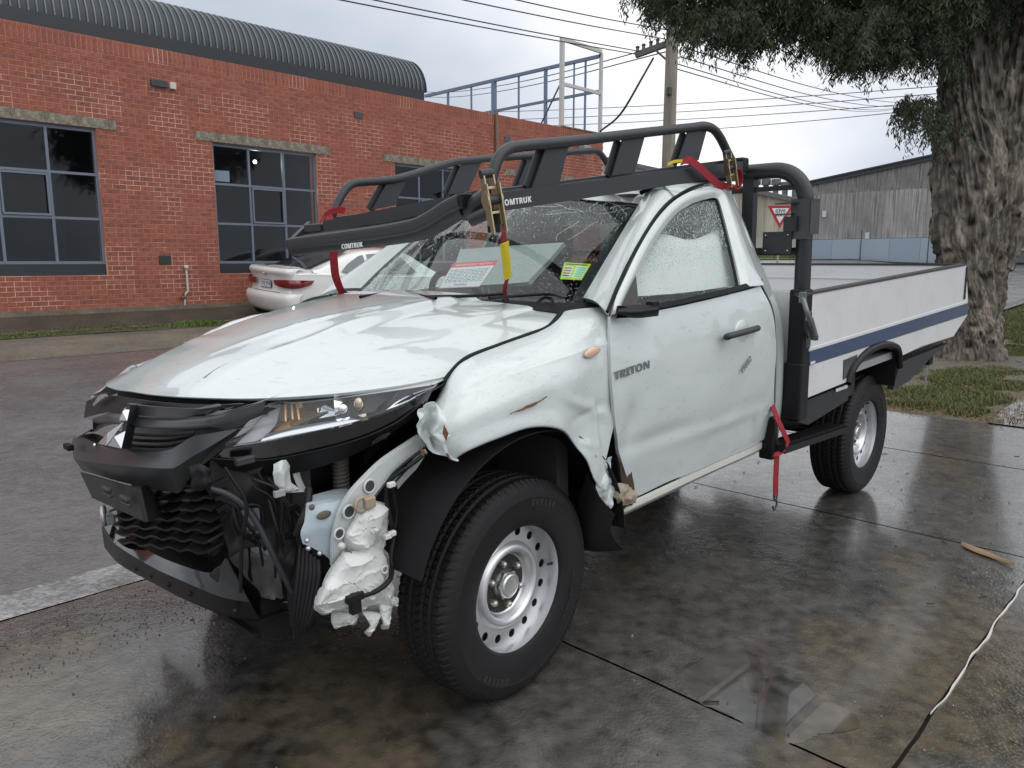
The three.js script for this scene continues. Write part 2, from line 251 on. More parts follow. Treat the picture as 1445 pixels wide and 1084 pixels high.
{
  const r = rng(11), L = [], tuft = bladeGeo(26, 3, .03, .08);
  while (L.length < 15000) {
    const x = 7.3 + r() * r() * 18, z = -3.38 + r() * 2.1; const n = fbm(x * 2.4, z * 2.4, 6, 4), dt = Math.hypot(x - 10.6, z + 2.35);
    if (n < .40 + .10 * Math.exp(-dt * 1.2) + .22 * smooth(7.9, 7.3, x) + .2 * smooth(-1.75, -1.35, z) - .1 * smooth(12, 16, x) || dt < .5) continue;
    const y = r(); L.push({ x, y: H(x, z) + .0 + .05 * (fbm(x * 1.2, z * 1.2, 4, 4) - .4) * smooth(7.26, 7.8, x) * smooth(-1.3, -1.7, z) - .004, z, r: r() * 6.3, s: .5 + r() * .8, c: lin(lerp(.13, .085, y), lerp(.12, .125, y), .036) });
  }
  scatter('grass', tuft, L, 'patchy short grass round the foot of the bark-covered tree', 'grass');
  const D = [], leaf = bladeGeo(7, 8, .012, .06); while (D.length < 2600) { const x = 7.28 + r() * r() * 9, z = -3.3 + r() * 2.2; D.push({ x, y: H(x, z) + .01, z, r: r() * 6.3, rx: (r() - .5) * .8, s: .6 + r(), c: lin(.16 + r() * .1, .11 + r() * .06, .06) }); }
  scatter('leaf_litter', leaf, D, 'dry brown leaf litter scattered on the dirt under the tree', 'leaf litter');
  const G = []; while (G.length < 1500) { const x = 1.5 + r() * 12, z = -14.2 + r() * .8; if (fbm(x * .9, z * 2.2, 4, 4) + .2 * (1 - Math.abs(z + 13.8) / .4) < .6) continue; const y = r(); G.push({ x, y: H(x, z) + .004, z, r: r() * 6.3, s: .5 + r() * .7, c: lin(.095, lerp(.105, .13, y), .032) }); }
  for (let k = 0; k < 120; k++) { const a = r() * 6.3, d = r() * .35; G.push({ x: 6.05 + Math.cos(a) * d * 1.4, y: H(6, -13.8) + .006, z: -13.8 + Math.sin(a) * d * .5, r: r() * 6.3, s: 1.3 + r(), c: lin(.09, .15, .03) }); }
  scatter('weeds', tuft, G, 'low bright green weeds along the foot of the red brick wall', 'weeds');
  const F = []; while (F.length < 2600) { const x = 46 + r() * 8, z = -30 + r() * 16; F.push({ x, y: H(x, z) + .02, z, r: r() * 6.3, s: 3 + r() * 3, c: lin(.11, .17, .03) }); }
  scatter('far_grass', tuft, F, 'strip of mown grass in front of the beige corrugated shed', 'grass');
  // grit, twigs and bark crumbs on the wet concrete
  const gr = new THREE.TetrahedronGeometry(.004), T = []; while (T.length < 1500) { const x = -1 + r() * 8, z = -3.2 + r() * 4.4; T.push({ x, y: .003, z, r: r() * 6.3, rx: r() * 3, s: .3 + r() * r() * 1.5, c: r() < .25 ? lin(.3, .28, .24) : lin(.05, .04, .03) }); }
  while (T.length < 2300) { const x = .2 + r() * 1.3, z = -3.25 + r() * .5; T.push({ x, y: .003, z, r: r() * 6.3, rx: r() * 3, s: .3 + r() * .9, c: lin(.12, .08, .05) }); }
  scatter('grit', gr, T, 'loose grit and crumbs scattered on the wet driveway', 'grit', mat([1, 1, 1], .6));
  const tw = box(.03, .002, .003), W = []; while (W.length < 170) { const x = 1.6 + r() * 6, z = -3 + r() * 3.2; W.push({ x, y: .004, z, r: r() * 6.3, s: .3 + r() * r() * 1.6, c: r() < .2 ? lin(.2, .16, .1) : lin(.02, .016, .012) }); }
  scatter('twigs', tw, W, 'tiny dark twigs scattered on the wet driveway', 'twigs', mat([1, 1, 1], .6));
}
// strip of peeled bark lying on the slab
{
  const a = onY(1358, 768, .01), b = onY(1430, 797, .01), m = a.clone().lerp(b, .5), d = b.clone().sub(a), s = V(-d.z, 0, d.x).normalize();
  const row = k => [0, .3, .6, 1].map((t, i) => a.clone().lerp(b, t).addScaledVector(s, k * [.012, .028, .02, .006][i]).add(V(0, .012 * (1 - k * k) - .004 + .004, 0)));
  tag(M('bark_strip', sheet([row(-1), row(0), row(1)], { nu: 12, nv: 6, thick: .003 }), mat([.28, .19, .11], .8)), 'curled strip of tan bark lying on the wet concrete', 'bark');
}
// metal survey peg in the verge
{ const p = onY(1305, 552, .06); const s = thing('marker_stake', 'short grey metal stake standing in the grass verge', 'stake', [p.x, H(p.x, p.z), p.z]);
  M('stake', box(.018, .24, .018, 0, .12, 0), mat([.35, .35, .34], .5, .6), s); }
// ---------------------------------------------------------------- red brick building
const WZ = -14.87, mDarkFrame = mat([.045, .052, .062], .5, .3), mSteelBlue = mat([.16, .19, .24], .55, .3);
{
  const B = thing('brick_building', 'long red painted brick factory with steel windows and a black barrel roof', 'building', [11, .4, WZ]);
  const part = (n, g, m, p = B) => { const o = M(n, g, m, p); if (p === B) o.position.copy(B.position).negate(); return o; };
  const X0 = -6, X1 = 19.6, Y0 = .30, YT = 5.2;
  const wins = [[2.62, 4.95, 1.10, 3.652], [7.05, 9.38, 1.10, 3.652], [11.5, 13.83, 1.10, 3.652], [-1.9, .43, 1.10, 3.652], [15.6, 17.9, 1.10, 3.652]];
  // mortar core: the wall behind the bricks, with real openings
  const mortTex = tex(512, (u, v) => { const s = smooth(.44, .62, tn(u, v, 6, 4, 91)), c = tn(u, v, 60, 2, 92) - .5; return [srgb(lerp(.50, .72, s) + c * .1), srgb(lerp(.20, .44, s) + c * .08), srgb(lerp(.14, .34, s) + c * .06)]; }, true);
  const mMortar = mat([1, 1, 1], .85, 0, { map: rep(mortTex, .35) });
  const core = [], ys = [Y0, 1.10, 3.652, YT - .01]; const sorted = [...wins].sort((a, b) => a[0] - b[0]);
  core.push(span(X0, X1 - .01, ys[0], ys[1], WZ - .3, WZ - .0045), span(X0, X1 - .01, ys[2], ys[3], WZ - .3, WZ - .0045));
  let x = X0; for (const w of sorted) { core.push(span(x, w[0], ys[1], ys[2], WZ - .3, WZ - .0045)); x = w[1]; } core.push(span(x, X1 - .01, ys[1], ys[2], WZ - .3, WZ - .0045));
  core.push(span(X1 - .3, X1 - .012, Y0, YT - .01, WZ - 14, WZ - .3));
  part('wall', core.map(boxUV), mMortar);
  part('roof_deck', span(X0, X1 - .3, 4.7, 4.8, WZ - 14, WZ - .3), mat([.1, .1, .1], .8));
  part('plinth', boxUV(span(X0, X1 + .03, .05, .52, WZ - .3, WZ + .035)), mat([.34, .28, .2], .9, 0, { map: rep(dirtTex, .8), color: lin(2.4, 2.2, 2.1), bumpMap: rep(concBump, 2), bumpScale: .03 }));
  // bricks
  const brickTex = tex(256, (u, v) => { const a = tn(u, v, 9, 4, 95), c = tn(u, v, 60, 2, 96); return grey(.72 + (a - .5) * .5 + (c - .5) * .35); }, true);
  const gBrick = (() => { const g = new RoundedBoxGeometry(.23, .076, .1, 1, .004); return g; })();
  const gHead = new RoundedBoxGeometry(.11, .076, .1, 1, .004), gSold = new RoundedBoxGeometry(.076, .25, .1, 1, .004);
  const cols = [[.50, .165, .105], [.47, .150, .098], [.52, .18, .12], [.45, .15, .105], [.40, .145, .11], [.54, .195, .13], [.49, .17, .115]].map(c => [c[0] * 1.18, c[1] * 1.12, c[2] * 1.1]);
  const mB = cols.map(c => mat(c, .72, 0, { map: brickTex, bumpMap: rep(concBump, .5), bumpScale: .002 }));
  const r = rng(77), all = [];
  const inWin = (a, b, y0, y1) => { for (const w of wins) { if (b > w[0] - .002 && a < w[1] + .002 && y1 > w[2] && y0 < w[3] + .0) return w; if (b > w[0] - .34 && a < w[1] + .34 && y1 > 3.665 && y0 < 3.815) return w; } return null; };
  let row = 0;
  for (let y = .545 + .0; y < YT - .25; y += .0852, row++) {
    const head = row % 6 === 4, L = head ? .12 : .24; let a = X0 + (row % 2 ? L / 2 : 0);
    for (; a < X1 - .05; a += L) {
      let p = a, q = a + L - .01; q = Math.min(q, X1); let w = inWin(p, q, y - .038, y + .038);
      if (w) { const isL = y > 3.66 && y < 3.82, l = isL ? w[0] - .34 : w[0], rr = isL ? w[1] + .34 : w[1]; if (p < l && q > l) q = l - .003; else if (q > rr && p < rr) p = rr + .003; else continue; if (q - p < .03) continue; }
      all.push([(p + q) / 2, y, q - p, 0, r(), r()]);
    }
  }
  for (let a = X0; a < X1; a += .086) all.push([a + .04, 5.062, .076, 1, r(), r()]);
  // the 300 bricks that show largest are parts of their own; the rest is one mass
  const show = b => { const v = V(b[0], b[1], WZ).sub(cO), d = v.dot(cFw); const px = PCX + FPX * v.dot(cR) / d, py = PCY + FPX * v.dot(cDn) / d; return d > 1 && px > 0 && py > 0 && py < 1084 ? -d - 100 * (px > 620) : -1e3 - d; };
  all.forEach(b => b.push(show(b))); all.sort((a, b) => b[6] - a[6]);
  const dark = b => fbm(b[0] * .8, b[1] * .8, 3, 3);
  const pick = b => { const n = b[4] * .75 + (dark(b) - .5) * 1.2; return Math.floor(clamp(n, 0, .999) * cols.length); };
  for (const b of all.slice(0, 300)) { const m = M('brick', b[3] ? gSold : gBrick, mB[pick(b)], B); m.position.set(b[0], b[1], WZ - .05 + (b[5] - .5) * .004).sub(B.position); if (!b[3]) m.scale.x = b[2] / .23; }
  const rest = all.slice(300), o = new THREE.Object3D(), im = new THREE.InstancedMesh(gBrick, mat([1, 1, 1], .72, 0, { map: brickTex, bumpMap: rep(concBump, .5), bumpScale: .002 }), rest.length);
  rest.forEach((b, i) => { o.position.set(b[0], b[1], WZ - .05 + (b[5] - .5) * .004).sub(B.position); o.rotation.z = b[3] ? Math.PI / 2 : 0; o.scale.set(b[3] ? 1.09 : b[2] / .23, 1, 1); o.updateMatrix(); im.setMatrixAt(i, o.matrix); const c = cols[pick(b)], top = smooth(4.4, 4.9, b[1]) * .0; im.setColorAt(i, lin(c[0], c[1], c[2])); });
  im.name = 'brickwork'; im.userData.kind = 'stuff'; im.castShadow = im.receiveShadow = true; B.add(im);
  // windows: lintel, frame, mullions, panes, sill panel, a dim room behind
  const mGlass = phys([.72, .78, .84], .02, { transmission: 1, thickness: 0, ior: 1.52 }), mLint = mat([.42, .38, .30], .85, 0, { map: rep(brickTex, 2) });
  const mRoom = mat([.13, .14, .155], .9), mRoomB = mat([.25, .18, .13], .9);
  wins.forEach((w, k) => {
    part('lintel', boxUV(span(w[0] - .34, w[1] + .34, 3.656, 3.822, WZ - .28, WZ + .012)), mLint);
    const win = new THREE.Group(); win.name = 'window'; B.add(win); win.position.copy(B.position).negate(); const t = .045, z0 = WZ - .13, z1 = WZ - .07, W = w[1] - w[0], yb = 1.32, yt = w[3] - .02, rows = [0, 1, 2, 3].map(i => lerp(yb, yt, i / 3)), cx = [0, 1, 2, 3].map(i => lerp(w[0], w[1], i / 3));
    const fr = [span(w[0], w[1], yb - .02, yb + .03, z0, z1), span(w[0], w[1], yt - .045, yt + .02, z0, z1)];
    for (const x of [w[0] + t / 2, cx[1], cx[2], w[1] - t / 2]) fr.push(span(x - t / 2, x + t / 2, yb, yt, z0 + .002, z1 + .003));
    for (const y of [rows[1], rows[2]]) fr.push(span(w[0], w[1], y - .022, y + .022, z0 + .004, z1 + .006));
    fr.push(span(cx[1] + .03, cx[2] - .03, rows[1] + .03, rows[1] + .065, z1, z1 + .03), span(cx[1] + .03, cx[2] - .03, rows[2] - .065, rows[2] - .03, z1, z1 + .03), span(cx[1] + .03, cx[1] + .06, rows[1] + .03, rows[2] - .03, z1, z1 + .028), span(cx[2] - .06, cx[2] - .03, rows[1] + .03, rows[2] - .03, z1, z1 + .028));
    M('frame', fr, mSteelBlue, win);
    M('sill_panel', span(w[0], w[1], 1.10, 1.30, z0, z1 + .01), mat([.02, .026, .034], .45), win);
    for (let i = 0; i < 3; i++) for (let j = 0; j < 3; j++) M('pane', new THREE.PlaneGeometry(W / 3, (yt - yb) / 3).translate((cx[i] + cx[i + 1]) / 2, (rows[j] + rows[j + 1]) / 2, z0 + .03), mGlass, win);
    const a = w[0] - .6, b = w[1] + .6, d = WZ - 4.2, room = [span(a, b, .5, .6, d, WZ - .31), span(a, b, 3.9, 4.0, d, WZ - .31), span(a - .1, a, .5, 4, d, WZ - .31), span(b, b + .1, .5, 4, d, WZ - .31), span(a, b, .5, 4, d - .1, d)];
    part('room', room, mRoom);
    if (k === 0) part('partition', [span(2.9, 3.5, .6, 3.2, WZ - 2.2, WZ - 2.1), span(3.7, 3.75, .6, 3.9, WZ - 1.6, WZ - 1.5)], mRoomB);
    if (k === 1) {
      part('paper_notice', span(7.12, 7.42, 2.92, 3.13, z0 + .01, z0 + .014), mat([.42, .45, .5], .8));
      const p = V(8.22, 3.42, WZ - .55); part('room_lamp', new THREE.SphereGeometry(.04, 16, 10).translate(p.x, p.y, p.z), new THREE.MeshStandardMaterial({ color: 0xffffff, emissive: new THREE.Color(1, .97, .9), emissiveIntensity: 5 }));
      const pl = new THREE.PointLight(new THREE.Color(1, .96, .88), .5); pl.position.copy(p).sub(B.position); pl.castShadow = true; B.add(pl);
    }
  });
  // barrel roof with close ribs, fascia below it
  const R = .82, ex = 12.56, prof = (rr, a) => [WZ - .06 - R + rr * Math.cos(a), 5.40 + rr * 1.02 * Math.sin(a)];
  const arc = (rr, x0, x1, n = 18) => { const rowA = [], rowB = []; for (let i = 0; i <= n; i++) { const [z, y] = prof(rr, i / n * Math.PI); rowA.push(V(x0, y, z)); rowB.push(V(x1, y, z)); } return sheet([rowA, rowB], { nu: n * 2, nv: 1, lin: true }); };
  const mRoof = mat([.035, .042, .05], .4, .5), mRib = mat([.13, .15, .165], .45, .5);
  part('barrel_roof', [arc(R, X0, ex)], mRoof);
  const endP = []; for (let i = 0; i <= 24; i++) { const [z, y] = prof(R + .02, i / 24 * Math.PI); endP.push([z, y]); }
  const eg = extrude(endP, .03); eg.rotateY(-Math.PI / 2); eg.translate(ex, 0, 0); part('roof_end', eg, mRoof);
  const ribG = (() => { const pts = []; for (let i = 0; i <= 16; i++) { const [z, y] = prof(R + .008, i / 16 * Math.PI * .92); pts.push(V(0, y, z)); } return tube(pts, .021, 5, 24); })();
  for (let x = 3.2; x < ex - .03; x += .128) { const m = M('roof_rib', ribG, mRib, B); m.position.set(x, 0, 0).sub(B.position); }
  part('fascia', [span(X0, ex - .1, 5.2, 5.42, WZ - .16, WZ - .03), span(X0, ex - .1, 5.2, 5.4, WZ - 1.8, WZ - 1.6)], mat([.022, .026, .031], .5));
  // small fittings on the wall
  part('exhaust_vent', [span(5.95, 6.24, 4.52, 4.63, WZ, WZ + .05)], mat([.04, .05, .06], .4)); part('junction_box', rbox(.11, .12, .07, .01, 6.34, 4.57, WZ + .035), mat([.55, .55, .5], .6));
  part('air_brick', span(10.39, 10.6, 4.52, 4.66, WZ, WZ + .02), mat([.05, .06, .075], .5)); part('air_brick', span(5.87, 6.09, 1.29, 1.45, WZ, WZ + .012), mat([.03, .032, .032], .7)); part('air_brick', span(15.22, 15.43, 4.52, 4.66, WZ, WZ + .015), mat([.05, .09, .15], .5));
  part('vent_pipe', [rod(V(6.36, .78, WZ + .05), V(6.35, 1.22, WZ + .05), .022), new THREE.SphereGeometry(.045, 12, 8).translate(6.35, 1.23, WZ + .06), rod(V(6.28, .5, WZ + .05), V(6.29, .72, WZ + .05), .018), rod(V(6.29, .70, WZ + .05), V(6.37, .79, WZ + .05), .02)], mat([.5, .47, .43], .6)); part('tap', [rbox(.10, .05, .06, .012, 6.26, .66, WZ + .07), rod(V(6.26, .66, WZ + .05), V(6.26, .76, WZ + .1), .012)], mat([.16, .13, .1], .5, .4));
  part('downpipe', rod(V(14.87, .5, WZ + .05), V(14.87, 5.3, WZ + .05), .045, 10), mat([.2, .13, .1], .7));
  part('floodlight', [rbox(.34, .12, .22, .02, 18.5, 4.68, WZ + .16), box(.06, .12, .14, 18.75, 4.68, WZ + .07)], mat([.32, .33, .33], .5)); part('camera_dome', new THREE.SphereGeometry(.07, 12, 8).translate(19.27, 4.5, WZ + .13), mat([.6, .6, .6], .4));
  part('coping', boxUV(span(17.6, 19.62, 5.2, 5.235, WZ - .3, WZ + .02)), mLint);
}
// sign frame on the parapet: white frame along the front, blue rails running back
{
  const F = thing('roof_sign_frame', 'open steel frame of white and blue rails standing on the brick parapet', 'frame', [19.55, 5.2, WZ - .1]);
  const white = mat([.5, .5, .48], .6), blue = mat([.14, .19, .27], .5, .2), X = 19.55, z = WZ - .1;
  const P = (n, g, m) => M(n, g, m, F, true);
  P('post', bar(V(17.7, 5.2, z), V(17.7, 7.68, z), .11, .11), white); P('post', bar(V(X, 5.2, z), V(X, 7.6, z), .09, .09), white);
  P('rail', bar(V(17.7, 7.64, z), V(X, 7.64, z), .08, .1), white); P('rail', bar(V(17.7, 6.42, z), V(X, 6.42, z), .07, .09), white);
  const zEnd = onX(600, 128, X).z; P('rail', bar(V(X, 7.52, z), V(X, 7.52, zEnd), .09, .1), blue); P('rail', bar(V(X, 6.5, z), V(X, 6.5, zEnd), .07, .08), blue);
  for (const [px, w] of [[632, .07], [665, .05], [697, .14], [732, .05], [770, .09], [810, .04], [826, .05]]) { const q = onX(px, 120, X).z; P('upright', bar(V(X, 4.8, q), V(X, 7.5, q), w, w), blue); }
  P('brace', [rod(V(X - 1.85, 6.5, z), V(X - .1, 4.9, z - 3), .025)], blue);
}
// ---------------------------------------------------------------- power pole and wires
{
  const p = atDepth(944, 200, 20), bx = p.x, bz = p.z, y0 = H(bx, bz) - .1;
  const P = thing('power_pole', 'weathered timber power pole with a crossarm behind the brick building corner', 'pole', [bx, y0, bz]);
  const woodTex = tex(512, (u, v) => { const a = tn(u * 1, v, 6, 4, 101), g = fbm(u * 90, v * 4, 1, 3); const k = .26 + (g - .5) * .22 + (a - .5) * .12; return [srgb(k * 1.03), srgb(k * .93), srgb(k * .78)]; }, true);
  M('shaft', cyl(.135, .185, 12, 18).translate(0, 6, 0), mat([.9, .9, .9], .85, 0, { map: rep(woodTex, 1, 4) }), P);
  const arm0 = atDepth(897, 78, 20.4).sub(P.position), arm1 = atDepth(985, 46, 19.6).sub(P.position); M('crossarm', bar(arm0, arm1, .14, .14), mat([.13, .13, .12], .8), P);
  const r = rng(3); for (const t of [.03, .13, .25, .36, .72, .84, .95]) { const q = arm0.clone().lerp(arm1, t); M('insulator', [cyl(.035, .05, .16, 10).translate(q.x, q.y + .14, q.z), cyl(.06, .05, .04, 10).translate(q.x, q.y + .18, q.z)], mat([.12, .1, .09], .3), P); }
  M('brace', [rod(arm0.clone().lerp(arm1, .3), V(0, arm0.y - .55, .15), .03)], mat([.1, .1, .1], .6), P);
  M('bracket', rbox(.12, .2, .12, .02, -.16, atDepth(938, 133, 20).y - y0, .06), mat([.05, .05, .05], .5), P);
  const wireM = mat([.035, .037, .04], .6); let n = 0;
  const wire = (pts, r, label) => tag(M('power_line', new THREE.TubeGeometry(new THREE.CatmullRomCurve3(pts), 40, r, 5), wireM), label, 'cable', label.includes('drop') ? undefined : 'overhead lines');
  const sag = (a, b, s) => [0, .25, .5, .75, 1].map(t => a.clone().lerp(b, t).add(V(0, -s * 4 * t * (1 - t), 0)));
  // towards the previous pole, over the road
  for (const [x1, y1, x0, y0p] of [[940, 42, 740, -6], [938, 55, 668, -6], [905, 73, 545, -6], [900, 77, 500, -6]]) { const a = atDepth(x1, y1, 20); const b = V(a.x - 14, onZ(x0, y0p, a.z).y, a.z); const e = onZ(x0, y0p, a.z); const b2 = a.clone().add(e.clone().sub(a).multiplyScalar(2.2)); wire(sag(a, b2, .12), .014, 'thin black line strung from the timber pole towards the street end'); }
  // on to the far pole
  for (const [x0, y0p, dx, dy] of [[965, 67, 1315, 142], [960, 80, 1290, 146], [955, 90, 1270, 150], [950, 96, 1265, 152]]) { const a = atDepth(x0, y0p, 20), b = atDepth(dx, dy + 2, 60); wire(sag(a, b, .55), .016, 'thin black line sagging from the timber pole towards the grey shed'); }
  for (const [xa, ya, xb, yb] of [[500, 160, 1500, 108], [500, 172, 1500, 118], [500, 182, 1500, 130], [700, 195, 1500, 133]]) wire(sag(atDepth(xa, ya, 70), atDepth(xb, yb, 36), .5), .022, 'far thin line crossing the sky above the side street');
  for (const [xa, ya, xb, yb] of [[600, 130, 944, 62], [600, 137, 944, 72]]) wire(sag(atDepth(xa, ya, 60), atDepth(xb, yb, 20), .4), .018, 'thin line running back from the pole behind the factory roof');
  wire([atDepth(922, 82, 20.2), atDepth(905, 112, 20), atDepth(880, 155, 20.5), V(19.3, 5.25, WZ + .1)], .03, 'thick black drop cable hanging from the pole to the brick wall');
}
// ---------------------------------------------------------------- grey corrugated warehouse across the side street, beige shed beyond
function corrugated(a, b, y0, y1fn, pitch, depth, out) {   // sheet between plan points a,b
  const L = Math.hypot(b[0] - a[0], b[1] - a[1]), n = Math.ceil(L / pitch * 4), ux = (b[0] - a[0]) / L, uz = (b[1] - a[1]) / L, top = [], bot = [];
  for (let i = 0; i <= n; i++) { const s = i / n * L, o = depth * Math.sin(i / 4 * TAU) * .5, x = a[0] + ux * s + out[0] * o, z = a[1] + uz * s + out[1] * o; bot.push(V(x, y0, z)); top.push(V(x, typeof y1fn === 'function' ? y1fn(s) : y1fn, z)); }
  return sheet([bot, top], { nu: n, nv: 1, lin: true, linU: true });
}
{
  const X = 44.6, zA = onX(1140, 300, X).z, y0 = H(X, -12), B = thing('grey_warehouse', 'weathered grey corrugated warehouse with a pale blue lower wall', 'building', [X, y0, -8]);
  const grime = tex(512, (u, v) => { const s = fbm(u * 60, v * 2.2, 4, 4), a = tn(u, v, 5, 4, 111); const k = .26 + (s - .5) * .34 + (a - .5) * .14; return [srgb(k * 1.02), srgb(k * .99), srgb(k * .96)]; }, true);
  const yb = onX(1145, 338, X).y, yT = z => onX(1145, 261, X).y + (z - zA) * (onX(1325, 222, X).y - onX(1145, 261, X).y) / (onX(1325, 222, X).z - zA);
  const mSheet = t => mat([t, t, t], .75, .1, { map: grime });
  const tones = [1.0, .9, 1.1, .96], peak = 6; const yR = z => z < peak ? yT(z) : yT(2 * peak - z); let k = 0;
  const yMid = onX(1200, 272, X).y;
  for (let z = zA; z < 22; z += 2.1, k++) { const z1 = Math.min(z + 2.1, 22);
    let g = corrugated([X, z], [X, z1], yb, Math.min(yMid, yR(z)), .16, .03, [1, 0]); M('wall_sheet', g, mSheet(tones[k % 4]), B, true);
    g = corrugated([X + .02, z], [X + .02, z1], Math.min(yMid, yR(z)) - .05, s => yR(z + s), .16, .03, [1, 0]); M('wall_sheet', g, mSheet(tones[(k + 2) % 4] * .72), B, true); }
  const mBlue = mat([.30, .36, .43], .6), mBlue2 = mat([.27, .33, .41], .6); k = 0;
  for (let z = zA; z < 22; z += 1.55, k++) M('base_panel', span(X - .06, X + .04, y0 - .3, yb - .02, z, Math.min(z + 1.54, 22)), k % 3 ? mBlue : mBlue2, B, true);
  M('barge_board', [bar(V(X - .05, yT(zA) + .05, zA - .3), V(X - .05, yT(peak) + .05, peak), .1, .3), bar(V(X - .05, yT(peak) + .05, peak), V(X - .05, yR(22) + .05, 22), .1, .3)], mat([.04, .045, .05], .6), B, true);
  const rf = sheet([[V(X - .2, yT(zA) + .1, zA - .4), V(X - .2, yT(peak) + .1, peak), V(X - .2, yR(22) + .1, 22.4)], [V(X + 40, yT(zA) + .1, zA - .4), V(X + 40, yT(peak) + .1, peak), V(X + 40, yR(22) + .1, 22.4)]], { nu: 2, nv: 1, lin: true, linU: true }); M('roof', rf, mat([.2, .2, .2], .7), B, true);
  M('side_wall', span(X + .05, X + 40, y0 - .3, yT(zA), zA - .1, zA), mat([.3, .3, .28], .8), B, true);
  for (const [a, b] of [[1163, 337], [1226, 334]]) { const q = onX(a, b - 30, X - .08); M('patch', box(.02, .35, .22, q.x, q.y + (a > 1200 ? -1.1 : .2), q.z), mat([.5, .53, .56], .6), B, true); }
  for (const px of [1213, 1308]) { const q = onX(px, 372, X - .6), t = thing('thin_post', px < 1250 ? 'thin dark steel post before the pale blue warehouse base' : 'thin dark post beside the tree trunk before the warehouse', 'post', [q.x, y0 - .1, q.z]); M('shaft', rod(V(0, 0, 0), V(0, onX(px, 322, X - .6).y - y0, 0), .03), mat([.06, .065, .07], .6), t); }
  // low dark wall and light kerb to the right of the tree
  const lw = thing('low_wall', 'low dark grey barrier wall beyond the road behind the tree', 'wall', [43.9, y0, -4]); M('wall', span(43.75, 44.0, y0 - .4, y0 + .62, -9.5, 6), mat([.10, .11, .115], .8), lw, true); M('coping', span(43.7, 44.05, y0 + .62, y0 + .7, -9.5, 6), mat([.3, .31, .32], .8), lw, true);
}
{
  const X = 62, zR = -18.5, y0 = H(X, -25), yb = onX(1100, 335, X).y, B = thing('beige_shed', 'long beige corrugated shed with roof vents behind the give way sign', 'building', [X, y0, -30]);
  const st = tex(256, (u, v) => { const s = fbm(u * 50, v * 3, 4, 4); const k = .46 + (s - .5) * .36; return [srgb(k * 1.04), srgb(k * .95), srgb(k * .78)]; }, true);
  const yl = onX(1065, 272, X), yr = onX(1120, 284, X), yS = z => yr.y + (z - yr.z) * (yl.y - yr.y) / (yl.z - yr.z); let k = 0;
  for (let z = -48; z < zR + 3.4; z += 2.6, k++) M('wall_sheet', corrugated([X, z], [X, Math.min(z + 2.6, zR + 3.4)], yb, s => yS(z + s), .2, .03, [1, 0]), mat([.8 + .2 * (k % 2), .8 + .2 * (k % 2), .8 + .2 * (k % 2)], .8, 0, { map: st }), B, true);
  M('base_wall', span(X - .05, X + .1, y0 - .4, yb, -48, zR + 3.4), mat([.42, .40, .36], .8), B, true);
  M('roof_edge', bar(V(X - .2, yS(-48) + .15, -48), V(X - .2, yS(zR + 3.4) + .15, zR + 3.4), .5, .35), mat([.14, .14, .13], .7), B, true);
  M('block', span(X + .1, X + 25, y0 - .3, yS(-18), -48, zR + 3.3), mat([.3, .28, .25], .8), B, true);
  for (const [px, py] of [[1067, 262], [1081, 262], [1095, 262], [1108, 266], [1122, 266], [1053, 260]]) { const q = onX(px, py, X + 5); M('roof_vent', [cyl(.42, .42, .5, 10).translate(q.x, q.y + .3, q.z), cyl(.25, .25, 1, 10).translate(q.x, q.y - .3, q.z)], mat([.12, .13, .14], .6, .3), B, true); }
  const rail = thing('guard_rail', 'white guard rail in front of the beige corrugated shed', 'rail', [55, H(55, -24), -24]); M('rail', span(54.95, 55.05, H(55, -24) + .35, H(55, -24) + .5, -34, -17), mat([.62, .62, .6], .6), rail, true); for (let z = -33; z < -17; z += 3) M('post', span(54.96, 55.04, H(55, -24) - .1, H(55, -24) + .36, z, z + .08), mat([.5, .5, .5], .6), rail, true);
}
// ---------------------------------------------------------------- give way sign
{
  const d = 22.5, c = atDepth(1101, 301, d), y0 = H(c.x, c.z), S = thing('give_way_sign', 'red and white triangular give way sign on a thin grey post', 'sign', [c.x, y0 - .05, c.z]);
  const w = 36 / FPX * d, hgt = w * .87, tri = (k, zz) => { const s = []; const a = w * k; return [[-a / 2, a * .29], [a / 2, a * .29], [0, -a * .58]]; };
  const face = V(-c.x, 0, -c.z).normalize(), rotY = Math.atan2(face.x, face.z) + .25;
  const put = (n, g, m, z) => { const o = M(n, g, m, S); o.position.set(0, c.y - S.position.y, 0); o.rotation.y = rotY; o.translateZ(z); return o; };
  put('sign_border', extrude(tri(1.0), .012, .004), mat([.42, .015, .03], .4), 0); put('sign_face', extrude(tri(.66), .004), mat([.72, .74, .76], .4), .013);
  put('lettering', [text('GIVE', w * .125, .003).translate(0, w * .09, 0), text('WAY', w * .125, .003).translate(0, -w * .06, 0)], mat([.02, .02, .022], .5), .0175);
  M('post', rod(V(0, 0, 0), V(0, c.y + w * .2 - S.position.y, 0), .03).translate(-face.x * .06, 0, -face.z * .06), mat([.38, .39, .4], .5, .5), S);
}
